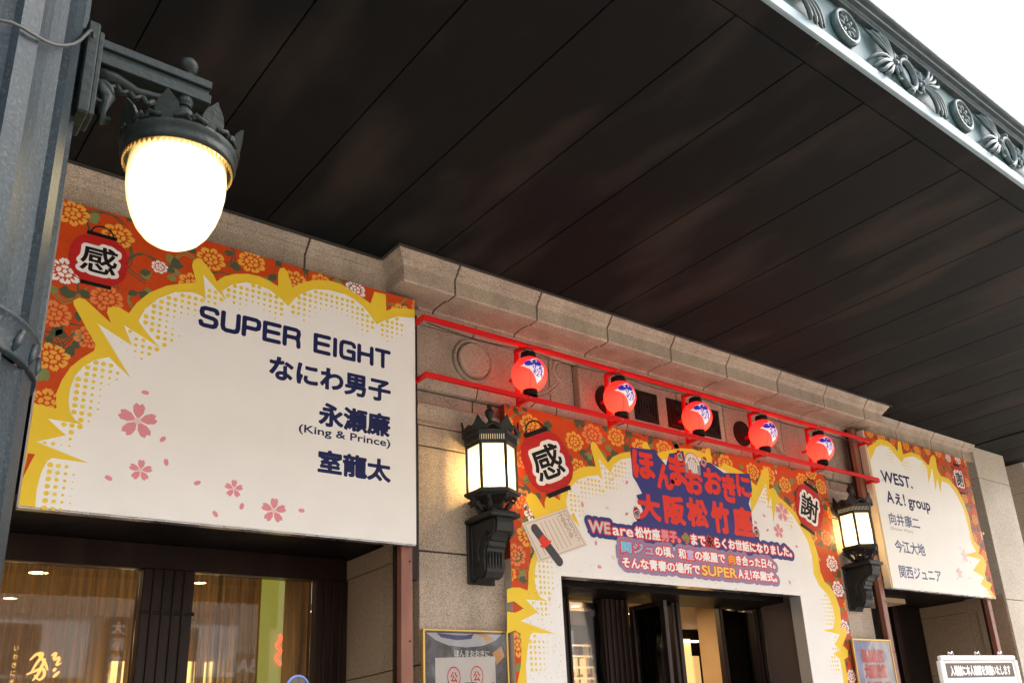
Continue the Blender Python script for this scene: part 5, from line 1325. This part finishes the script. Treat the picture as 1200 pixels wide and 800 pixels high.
    obj('gallery_glow', HX(B(), ZT + 0.013, ZT + 0.049, RR * 0.98, RR * 0.98, cap=False, **HXk), emis('gallery_light', (1.0, 0.72, 0.40), 0.35), t)
    # crown: upright leaves and roof
    bm = HX(B(), ZT + 0.0755, ZT + 0.125, RR * 1.02, RR * 0.80, **HXk)
    HX(bm, ZT + 0.1255, ZT + 0.150, RR * 0.74, RR * 0.30, **HXk)
    obj('roof', bm, iron, t)
    for i in range(N):
        a = A0 + 2 * PI * i / N
        ca, sa = math.cos(a), math.sin(a); R1 = RR * 1.10
        P = [(-0.050, 0.0), (-0.046, 0.040), (-0.026, 0.066), (-0.012, 0.100), (0.0, 0.125), (0.012, 0.100), (0.026, 0.066), (0.046, 0.040), (0.050, 0.0)]
        V = []
        for th in (0.0, 0.010):
            for u, h in P:
                lean = R1 + 0.10 * (h ** 1.4) * 2.0 - th
                V.append((cx + lean * ca - u * sa, cy + lean * sa + u * ca, ZT + 0.074 + h * 0.78))
        n = len(P); F = [tuple(range(n)), tuple(range(2 * n - 1, n - 1, -1))] + [(i_, (i_ + 1) % n, n + (i_ + 1) % n, n + i_) for i_ in range(n)]
        obj('crown_leaf', (V, F), iron, t)
        b_ = a + PI / N
        bm = B()
        tube(bm, [(cx + RR * 1.02 * math.cos(b_) - u * math.sin(b_), cy + RR * 1.02 * math.sin(b_) + u * math.cos(b_), ZT + 0.078 + 0.035 * math.cos(u / 0.05 * PI / 2)) for u in (-0.05, -0.025, 0, 0.025, 0.05)], 0.014, 6)
        obj('crown_swag', bm, iron, t, smooth=True)
    obj('finial', lathe(B(), [(0.030, ZT + 0.148), (0.018, ZT + 0.160), (0.010, ZT + 0.180), (0.014, ZT + 0.195), (0.030, ZT + 0.225), (0.032, ZT + 0.245), (0.020, ZT + 0.262), (0.012, ZT + 0.268), (0.018, ZT + 0.278), (0.012, ZT + 0.292), (0, ZT + 0.295)], (cx, cy, 0), 16), iron, t, smooth=True)
    return t
s1 = make_sconce(3.275, 'lit black iron wall lantern on the pier beside the big left board')
s2 = copy_tree(s1, (7.320 - 3.275, 0, 0), None, 'lit black iron wall lantern in front of the right board edge')
def point(name, x, y, z, e, col, r=0.05):
    l = bpy.data.lights.new(name, 'POINT'); l.energy = e; l.color = col; l.shadow_soft_size = r * K
    o = bpy.data.objects.new(name, l); C.objects.link(o); o.location = (x, y, z); return o

for sc_x in (3.275, 7.320): point('sconce_bulb', sc_x, YW - 0.16, 1.70, 7, (1.0, 0.72, 0.34), 0.02)
# ------------------------------------------------------------------ steel column with street lamp
cl = thing('street_column', 'tall blue grey ribbed steel column at the left edge', 'column', (0.05, 2.05, GZ))
def cross_section(r, n=10, rib=0.24, dep=0.030, rot=0.0):
    P = []
    for i in range(n):
        a0 = rot + 2 * PI * i / n; da = 2 * PI / n
        P.append((r * math.cos(a0), r * math.sin(a0)))
        P.append((r * math.cos(a0 + da * rib), r * math.sin(a0 + da * rib)))
        P.append(((r - dep * 0.7) * math.cos(a0 + da * (rib + 0.05)), (r - dep * 0.7) * math.sin(a0 + da * (rib + 0.05))))
        for t in (0.25, 0.5, 0.75):
            q = rib + 0.05 + (0.9 - rib) * t; rr = r - dep * (0.7 + 0.3 * math.sin(PI * t))
            P.append((rr * math.cos(a0 + da * q), rr * math.sin(a0 + da * q)))
        P.append(((r - dep * 0.7) * math.cos(a0 + da * 0.95), (r - dep * 0.7) * math.sin(a0 + da * 0.95)))
    return P
def prism(P, c, z0, z1, s0=1, s1=1):
    n = len(P)
    V = [(c[0] + x * s0, c[1] + y * s0, z0) for x, y in P] + [(c[0] + x * s1, c[1] + y * s1, z1) for x, y in P]
    return V, [(i, (i + 1) % n, n + (i + 1) % n, n + i) for i in range(n)] + [tuple(range(n - 1, -1, -1)), tuple(range(n, 2 * n))]
CC = (0.048, 2.05); RC = 0.276
PC = cross_section(RC, 12, 0.30, 0.020, R(-64))
obj('shaft', prism(PC, CC, 0.855, 2.999), column_m, cl)
obj('lower_shaft', prism(cross_section(RC * 0.985, 12, 0.45, 0.010, R(-60)), CC, GZ, 0.765), column_m, cl)
obj('collar', lathe(B(), [(RC * 0.97, 0.7655), (RC * 1.005, 0.768), (RC * 1.012, 0.774), (RC * 0.995, 0.780), (RC * 0.985, 0.838), (RC * 1.0, 0.844), (RC * 1.008, 0.851), (RC * 0.97, 0.8545)], (*CC, 0), 48), column_m, cl, smooth=True)
for k in range(26):
    a = 2 * PI * k / 26
    x, y = CC[0] + RC * 0.985 * math.cos(a), CC[1] + RC * 0.985 * math.sin(a)
    obj('collar_leaf', tube(B(), [(x, y, 0.780), (CC[0] + RC * 0.995 * math.cos(a + 0.03), CC[1] + RC * 0.995 * math.sin(a + 0.03), 0.80), (CC[0] + RC * 1.0 * math.cos(a + 0.08), CC[1] + RC * math.sin(a + 0.08), 0.83)], 0.009, 6, [0.5, 1, 0.6]), column_m, cl, smooth=True)
wire = thing('loose_wire', 'thin dark wire sagging across the column above the lamp arm', 'wire', (0.2, 1.85, 1.73))
wp = [(-0.02, 1.76, 1.47), (0.06, 1.765, 1.445), (0.133, 1.780, 1.430), (0.150, 1.785, 1.440), (0.170, 1.794, 1.445), (0.196, 1.808, 1.449), (0.216, 1.822, 1.456), (0.235, 1.836, 1.467), (0.258, 1.859, 1.493), (0.277, 1.882, 1.524), (0.292, 1.905, 1.559), (0.306, 1.932, 1.604), (0.319, 1.968, 1.650), (0.326, 1.985, 1.665), (0.334, 2.0, 1.655), (0.336, 2.005, 1.635)]
obj('wire_run', tube(B(), wp, 0.0038, 7), mat('grey_cable', (0.03, 0.03, 0.028), 0.6), wire, smooth=True)
# lamp
LXc, LYc = 0.563, 2.05
lp = thing('street_lamp', 'large glowing opal globe lamp hanging from an ornate bracket arm', 'street lamp', (0.33, 2.05, 1.45))
obj('wall_plate', box(box(B(), 0.318, 0.345, LYc - 0.055, LYc + 0.055, 1.445, 1.705, 0.004), 0.3455, 0.358, LYc - 0.040, LYc + 0.040, 1.455, 1.695, 0.003), bronze_arm, lp)
bm = box(B(), 0.358, 0.620, LYc - 0.022, LYc + 0.022, 1.668, 1.692, 0.002)
box(bm, 0.358, 0.615, LYc - 0.014, LYc + 0.014, 1.650, 1.6675)
box(bm, 0.358, 0.620, LYc - 0.022, LYc + 0.022, 1.622, 1.6495, 0.002)
obj('arm', bm, bronze_arm, lp)
bm = B()
tube(bm, [(0.36, LYc, 1.60), (0.40, LYc, 1.605), (0.45, LYc, 1.590), (0.50, LYc, 1.600), (0.53, LYc, 1.618)], 0.013, 8, [1.6, 1.3, 1.0, .8, .4])
tube(bm, [(0.372 + 0.022 * math.cos(t), LYc, 1.555 + 0.03 * math.sin(t)) for t in [i * 0.7 for i in range(9)]], 0.011, 8, [1, 1, 1, .9, .9, .8, .7, .6, .5])
tube(bm, [(0.36, LYc, 1.58), (0.39, LYc, 1.545), (0.375, LYc, 1.50), (0.385, LYc, 1.475), (0.40, LYc, 1.485)], 0.014, 8, [1, 1.2, 1.0, 1, .6])
for k in range(4): tube(bm, [(0.37 + 0.03 * k, LYc + s_ * 0.0, 1.605 - 0.005 * k) for s_ in (0,)] + [(0.385 + 0.03 * k, LYc, 1.575 - 0.003 * k), (0.40 + 0.03 * k, LYc, 1.583)], 0.009, 6)
obj('scroll', bm, bronze_arm, lp, smooth=True)
obj('arm_foot', lathe(B(), [(0.0, 1.596), (0.016, 1.598), (0.020, 1.610), (0.020, 1.6215)], (LXc, LYc, 0), 16), bronze_arm, lp)
obj('top_ball', lathe(B(), [(0.010, 1.6925), (0.010, 1.705)] + [(0.024 * math.cos(a), 1.727 + 0.024 * math.sin(a)) for a in [R(-70 + 16 * i) for i in range(11)]], (LXc, LYc, 0), 20), bronze_arm, lp, smooth=True)
obj('drop_ball', lathe(B(), [(0.024 * math.cos(a), 1.572 + 0.024 * math.sin(a)) for a in [R(-80 + 16 * i) for i in range(11)]], (LXc, LYc, 0), 20), bronze_arm, lp, smooth=True)
GR = 0.112
obj('stem', lathe(B(), [(0.012, 1.60), (0.010, 1.555), (0.016, 1.545), (0.012, 1.535), (0.020, 1.505)], (LXc, LYc, 0), 16), bronze_arm, lp, smooth=True)
obj('collar', lathe(B(), [(0.02, 1.514), (0.07, 1.496), (0.118, 1.478), (0.130, 1.471), (0.136, 1.458), (0.130, 1.450), (0.128, 1.440), (0.132, 1.428), (0.128, 1.418), (0.123, 1.418), (0.120, 1.436), (0.118, 1.466), (0.02, 1.481)], (LXc, LYc, 0), 48), bronze_arm, lp, smooth=True)
bm = B()
for k in range(60):
    a = 2 * PI * k / 60; b_ = 2 * PI * (k + 1) / 60; m_ = (a + b_) / 2
    vs = [bm.verts.new((LXc + r * math.cos(t), LYc + r * math.sin(t), z)) for r, t, z in ((0.1255, a, 1.418), (0.1255, b_, 1.418), (0.1255, m_, 1.404), (0.122, a, 1.418), (0.122, b_, 1.418), (0.122, m_, 1.404))]
    bm.faces.new(vs[:3]); bm.faces.new(vs[3:][::-1]); bm.faces.new((vs[0], vs[2], vs[5], vs[3])); bm.faces.new((vs[1], vs[4], vs[5], vs[2]))
obj('saw_edge', bm, brass, lp)
for k in range(8):
    a = 2 * PI * k / 8 + 0.25
    ca, sa = math.cos(a), math.sin(a)
    P = [(-0.024, 0.0), (-0.029, 0.020), (-0.022, 0.042), (-0.009, 0.058), (0.0, 0.070), (0.009, 0.058), (0.022, 0.042), (0.029, 0.020), (0.024, 0.0)]
    V = []
    for th in (0.0, 0.007):
        for u, h in P: V.append((LXc + (0.130 + 0.25 * h - th) * ca - u * sa, LYc + (0.130 + 0.25 * h - th) * sa + u * ca, 1.469 + h))
    n = len(P)
    obj('crown_leaf', (V, [tuple(range(n)), tuple(range(2 * n - 1, n - 1, -1))] + [(i_, (i_ + 1) % n, n + (i_ + 1) % n, n + i_) for i_ in range(n)]), bronze_arm, lp)
    for s_ in (-1, 1):
        obj('crown_scroll', tube(B(), [(LXc + 0.134 * math.cos(a + s_ * t), LYc + 0.134 * math.sin(a + s_ * t), z) for t, z in ((0.10, 1.473), (0.22, 1.478), (0.32, 1.486), (0.37, 1.480), (0.33, 1.472))], 0.0055, 6), bronze_arm, lp, smooth=True)
gp = [(GR * 0.96, 1.445), (GR * 1.0, 1.41), (GR * 1.015, 1.38), (GR * 1.0, 1.345), (GR * 0.95, 1.31), (GR * 0.86, 1.275), (GR * 0.73, 1.243), (GR * 0.57, 1.220), (GR * 0.39, 1.206), (GR * 0.19, 1.1995), (0, 1.198)]
obj('opal_globe', lathe(B(), gp, (LXc, LYc, 0), 40), globe_m, lp, smooth=True)

# ------------------------------------------------------------------ posters and the notice stand
p1 = thing('poster_frame', 'brass framed poster under clear film on the pier left of the entrance', 'poster', (3.13, 4.66, -0.2), 'film covered posters beside the entrance')
X0, X1, Z1 = 2.838, 3.438, 0.728
Z0 = -0.25
for a, b, c, d in ((X0, X0 + 0.012, Z0, Z1), (X1 - 0.012, X1, Z0, Z1), (X0 + 0.012, X1 - 0.012, Z1 - 0.012, Z1), (X0 + 0.012, X1 - 0.012, Z0, Z0 + 0.012)): bxo('frame_strip', a, b, 4.655, 4.685, c, d, brass, p1, 0.002)
flat('poster_ground', rect(X0 + 0.012, X1 - 0.012, Z0 + 0.012, Z1 - 0.012), 4.675, mat('poster_dark', (0.02, 0.018, 0.026), 0.3, noise=(9, (0.10, 0.09, 0.12), 0.48, 0.62)), p1)
def sheet(nm, pts, y, m, par): return flat(nm, pts, y, m, par)
sheet('poster_swoosh', [(X0 + 0.03, Z1 - 0.02), (X0 + 0.09, Z1 - 0.06), (X0 + 0.18, Z1 - 0.09), (X0 + 0.30, Z1 - 0.10), (X0 + 0.42, Z1 - 0.09), (X0 + 0.52, Z1 - 0.055), (X0 + 0.56, Z1 - 0.02)], 4.674, mat('poster_pale', (0.62, 0.62, 0.66), 0.3), p1)
sheet('poster_blue', [(X0 + 0.10, Z1 - 0.02), (X0 + 0.13, Z1 - 0.045), (X0 + 0.24, Z1 - 0.06), (X0 + 0.34, Z1 - 0.05), (X0 + 0.36, Z1 - 0.02), (X0 + 0.30, Z1 - 0.03), (X0 + 0.22, Z1 - 0.03)], 4.6735, blue_p, p1)
sheet('poster_gold', [(X0 + 0.37, Z1 - 0.02), (X0 + 0.46, Z1 - 0.022), (X0 + 0.50, Z1 - 0.05), (X0 + 0.45, Z1 - 0.075), (X0 + 0.43, Z1 - 0.04)], 4.6735, gold_p, p1)
sheet('poster_gold', [(X0 + 0.49, Z1 - 0.13), (X0 + 0.56, Z1 - 0.09), (X0 + 0.58, Z1 - 0.15), (X0 + 0.52, Z1 - 0.2)], 4.6735, gold_p, p1)
put('poster_lettering', fitted('ほんまおおきに', X0 + 0.22, X0 + 0.47, Z1 - 0.155, Z1 - 0.115, bold=0.02), 4.6735, white_p, p1)
ns = sheet('notice_sheet', [(X0 + 0.085, Z1 - 0.162), (X0 + 0.505, Z1 - 0.150), (X0 + 0.51, Z0 + 0.1), (X0 + 0.085, Z0 + 0.1)], 4.668, white_p, p1)
for cx_, cz_ in ((X0 + 0.21, Z1 - 0.27), (X0 + 0.37, Z1 - 0.265), (X0 + 0.27, Z1 - 0.40), (X0 + 0.47, Z1 - 0.39)):
    o_ = put('red_seal', (lambda a, b: ([*a, *b], [(i, (i + 1) % 24, 24 + (i + 1) % 24, 24 + i) for i in range(24)]))(circ(cx_, cz_, 0.046, 24, 0.06), circ(cx_, cz_, 0.040, 24, 0.052)), 4.6675, red_p, ns)
    put('seal_mark', fitted('公', cx_ - 0.025, cx_ + 0.025, cz_ - 0.03, cz_ + 0.03, bold=0.02), 4.6675, red_p, o_)
for k, ch in enumerate('禁不千'):
    put('notice_character', fitted(ch, X0 + 0.145 + 0.135 * k, X0 + 0.235 + 0.135 * k, Z1 - 0.42, Z1 - 0.30, bold=0.012), 4.6672, black_p, ns)
def crinkle(x0, x1, z0, z1, y, amp, n=18):
    rn = random.Random(3); V, F = [], []
    for i in range(n + 1):
        for j in range(n + 1):
            u, v_ = i / n, j / n; x = x0 + (x1 - x0) * u; z = z0 + (z1 - z0) * v_
            e = min(u, 1 - u, v_, 1 - v_) * 8; V.append((x, y - amp * (math.sin(5 * u + 9 * v_) * math.sin(11 * u - 4 * v_) + 0.5 * rn.uniform(-1, 1)) * min(1, e), z))
    for i in range(n):
        for j in range(n): F.append((i * (n + 1) + j, (i + 1) * (n + 1) + j, (i + 1) * (n + 1) + j + 1, i * (n + 1) + j + 1))
    return V, F
obj('clear_film', crinkle(X0 + 0.012, X1 - 0.012, Z0 + 0.012, Z1 - 0.012, 4.661, 0.004), film, p1, smooth=True)
p2 = thing('poster_frame', 'narrow film wrapped poster with red title standing by the right lantern', 'poster', (7.32, 4.60, -0.3), 'film covered posters beside the entrance')
X0, X1, Z1 = 7.030, 7.630, 0.752
for a, b, c, d in ((X0, X0 + 0.012, Z0, Z1), (X1 - 0.012, X1, Z0, Z1), (X0 + 0.012, X1 - 0.012, Z1 - 0.016, Z1)): bxo('frame_strip', a, b, 4.590, 4.610, c, d, brass, p2, 0.002)
flat('poster_ground', rect(X0 + 0.012, X1 - 0.012, Z0 + 0.012, Z1 - 0.016), 4.604, mat('poster_lilac', (0.55, 0.52, 0.64), 0.3, noise=(6, (0.75, 0.70, 0.72), 0.4, 0.6)), p2)
flat('poster_blue', [(X0 + 0.012, Z1 - 0.016), (X0 + 0.30, Z1 - 0.016), (X0 + 0.12, Z1 - 0.20), (X0 + 0.10, Z1 - 0.6), (X0 + 0.012, Z1 - 0.7)], 4.6035, mat('poster_violet', (0.20, 0.20, 0.50), 0.3), p2)
for k, s_ in enumerate(('ほんまおおきに', '大阪松竹座')):
    put('poster_title', dilate(fitted(s_, X0 + 0.13, X0 + 0.46, Z1 - 0.20 - 0.13 * k, Z1 - 0.085 - 0.13 * k, bold=0.03), 0.0035, 0.003), 4.6030, red_p, p2)
for k in range(4):
    put('poster_text', fitted(('WE are 松竹座男子。今まで', '関ジュの頃、和室の楽屋で', 'そんな青春の場所で', '卒業式。')[k], X0 + 0.14 - 0.01 * k, X0 + 0.50, Z1 - 0.385 - 0.045 * k, Z1 - 0.355 - 0.045 * k, bold=0.02), 4.6030, blue_p if k % 2 else red_p, p2)
obj('clear_film', crinkle(X0 + 0.012, X1 - 0.012, Z0 + 0.012, Z1 - 0.016, 4.594, 0.005), film, p2, smooth=True)

ns_ = thing('notice_stand', 'white framed notice board on a stand at the bottom right corner', 'sign', (4.4, 2.2, GZ))
def stand():
    c = Vector((4.395, 2.20, 0)); M = Matrix.Translation(c) @ Matrix.Rotation(R(-4.5), 4, 'Z')
    zt = 0.300; hw = 0.315
    wm = mat('stand_white', (0.72, 0.68, 0.64), 0.4)
    def P(g):
        if isinstance(g, bmesh.types.BMesh): bmesh.ops.transform(g, matrix=M, verts=g.verts); return g
        return [tuple(M @ Vector(v_)) for v_ in g[0]], g[1]
    obj('frame_bar', P(box(B(), -hw, hw, -0.012, 0.012, zt - 0.022, zt, 0.004)), wm, ns_)
    for s_ in (-1, 1):
        obj('frame_bar', P(box(B(), s_ * hw - 0.014, s_ * hw + 0.014, -0.0125, 0.0125, -0.55, zt - 0.0225, 0.004)), wm, ns_)
        obj('leg', P(box(B(), s_ * hw - 0.012, s_ * hw + 0.012, -0.01, 0.01, GZ, -0.5505, 0.003)), wm, ns_)
    obj('frame_bar', P(box(B(), -hw, hw, -0.012, 0.012, -0.572, -0.5505, 0.003)), wm, ns_)
    obj('sheet', P(box(B(), -hw + 0.0145, hw - 0.0145, -0.004, 0.004, -0.55, zt - 0.0225)), Wp, ns_)
    def F2(name, geo, m, yy):
        V, F = geo; obj(name, P(([(x, yy, z) for x, z in V], F)), m, ns_)
    V, F = tri(rect(-hw + 0.03, hw - 0.03, zt - 0.10, zt - 0.034)); F2('heading_band', (V, F), mat('band_brown', (0.10, 0.075, 0.06), 0.5), -0.0052)
    F2('heading', fitted('入場前に本人確認を実施いたします', -hw + 0.06, hw - 0.06, zt - 0.092, zt - 0.044, bold=0.02), Wp, -0.0062)
    for k in range(2): F2('small_text', fitted('入場の際にはチケットと身分証明書をご提示くださいますよう' [k:], -hw + 0.05 + 0.08 * k, hw - 0.06, zt - 0.128 - 0.018 * k, zt - 0.118 - 0.018 * k), grey_p, -0.0052)
    V, F = tri(rect(-0.20, 0.22, zt - 0.172, zt - 0.150)); F2('yellow_marker', (V, F), mat('marker_yellow', (0.72, 0.74, 0.04), 0.5), -0.0052)
    F2('small_text', fitted('本人確認書類が必要です', -0.18, 0.20, zt - 0.168, zt - 0.154, bold=0.01), black_p, -0.0060)
    for x in (-0.22, 0.0, 0.20):
        obj('clip', P(tube(B(), [(x - 0.02, 0, zt + 0.004), (x - 0.015, 0, zt + 0.016), (x, 0, zt + 0.008), (x + 0.015, 0, zt + 0.018), (x + 0.022, 0, zt + 0.004)], 0.0045, 6)), steel_b, ns_, smooth=True)
stand()
# clear round fan held up at the bottom edge
fn = thing('clear_fan', 'clear round plastic hand fan with a blue rim poking up at the bottom edge', 'hand fan', (1.08, 2.6, 0.05))
fc = (1.1718, 0.2153)
obj('fan_rim', tube(B(), [(fc[0] + 0.046 * math.cos(t), 2.6 + 0.02 * math.cos(t), fc[1] + 0.046 * math.sin(t)) for t in [2 * PI * i / 32 for i in range(33)]], 0.0035, 6, cap=False), mat('blue_plastic', (0.08, 0.16, 0.45), 0.3), fn, smooth=True)
obj('fan_blade', ([(fc[0] + 0.045 * math.cos(t), 2.6 + 0.02 * math.cos(t), fc[1] + 0.045 * math.sin(t)) for t in [2 * PI * i / 32 for i in range(32)]], [tuple(range(32))]), film, fn)
obj('fan_handle', box(B(), fc[0] - 0.006, fc[0] + 0.006, 2.597, 2.603, fc[1] - 0.20, fc[1] - 0.046), mat('blue_plastic', (0.08, 0.16, 0.45), 0.3), fn)

# ------------------------------------------------------------------ the far side of the street (seen only in the glass)
ob_ = thing('opposite_building', 'plain pale building across the street mirrored in the window panes', 'building', (1.5, -7.8, GZ))
obw = mat('render_wall', (0.30, 0.27, 0.24), 0.8)
bxo('wall', -14, 46, -9.0, -7.8, GZ, 7.5, obw, ob_)
for i in range(19):
    for j in range(3):
        x = -8 + i * 2.75; z = 1.9 + j * 1.8
        f = bxo('window', x, x + 1.5, -7.799, -7.76, z, z + 1.0, mat('pale_blind', (0.62, 0.64, 0.66), 0.4), ob_)
        bxo('pane', x + 0.06, x + 0.72, -7.759, -7.75, z + 0.06, z + 0.94, steel_b, f)
bxo('shop_band', -14, 46, -7.799, -7.70, 0.55, 1.05, mat('shop_sign', (0.60, 0.58, 0.50), 0.5), ob_)
for i in range(16):
    bxo('shop_front', -8.6 + i * 3.2, -6.2 + i * 3.2, -7.799, -7.75, GZ, 0.5, emis('shop_glow', (1.0, 0.70, 0.35), 0.5), ob_)

bs = thing('banner_sign', 'dark upright banner across the street, mirrored in the left window pane', 'sign', (5.1, -7.75, 1.4))
bxo('banner_cloth', 4.78, 5.55, -7.76, -7.745, 1.2, 3.0, mat('banner_dark', (0.05, 0.04, 0.045), 0.7), bs)
def street_text(s_, x0, x1, z0, z1, par, m, y=-7.74):
    Q, F = fitted(s_, x0, x1, z0, z1, bold=0.02)
    Q = [(x0 + x1 - x, z) for x, z in Q]     # the lettering faces the theatre
    obj('banner_character', ([(x, y, z) for x, z in Q], F), m, par)
sgw = emis('lettering_glow', (0.75, 0.75, 0.80), 0.5)  # white sign lettering made to glow by itself, not a lamp
for k, ch in enumerate('大阪松竹座'):
    street_text(ch, 4.86, 5.10, 2.68 - 0.30 * k, 2.92 - 0.30 * k, bs, sgw)
for k, ch in enumerate('道人ら日'):
    street_text(ch, 5.24, 5.46, 2.66 - 0.36 * k, 2.90 - 0.36 * k, bs, sgw)
br = thing('bar_sign', 'pale bar sign across the street, mirrored in the right window pane', 'sign', (7.4, -7.75, 1.8))
bxo('sign_plate', 6.95, 7.85, -7.78, -7.765, 1.75, 2.35, mat('sign_brown', (0.16, 0.12, 0.09), 0.6), br)
street_text('BAR', 7.05, 7.72, 1.98, 2.26, br, sgw, -7.76)
# ------------------------------------------------------------------ finish: to metres, pavement at zero
done = set()
SC = Matrix.Scale(K, 4)
for o in list(S.objects):
    if o.type == 'MESH' and o.data.name not in done:
        o.data.transform(SC); done.add(o.data.name)
    o.location = Vector(o.location) * K
    if o.parent is None: o.location.z += -GZ * K
    if '_o' in o: del o['_o']
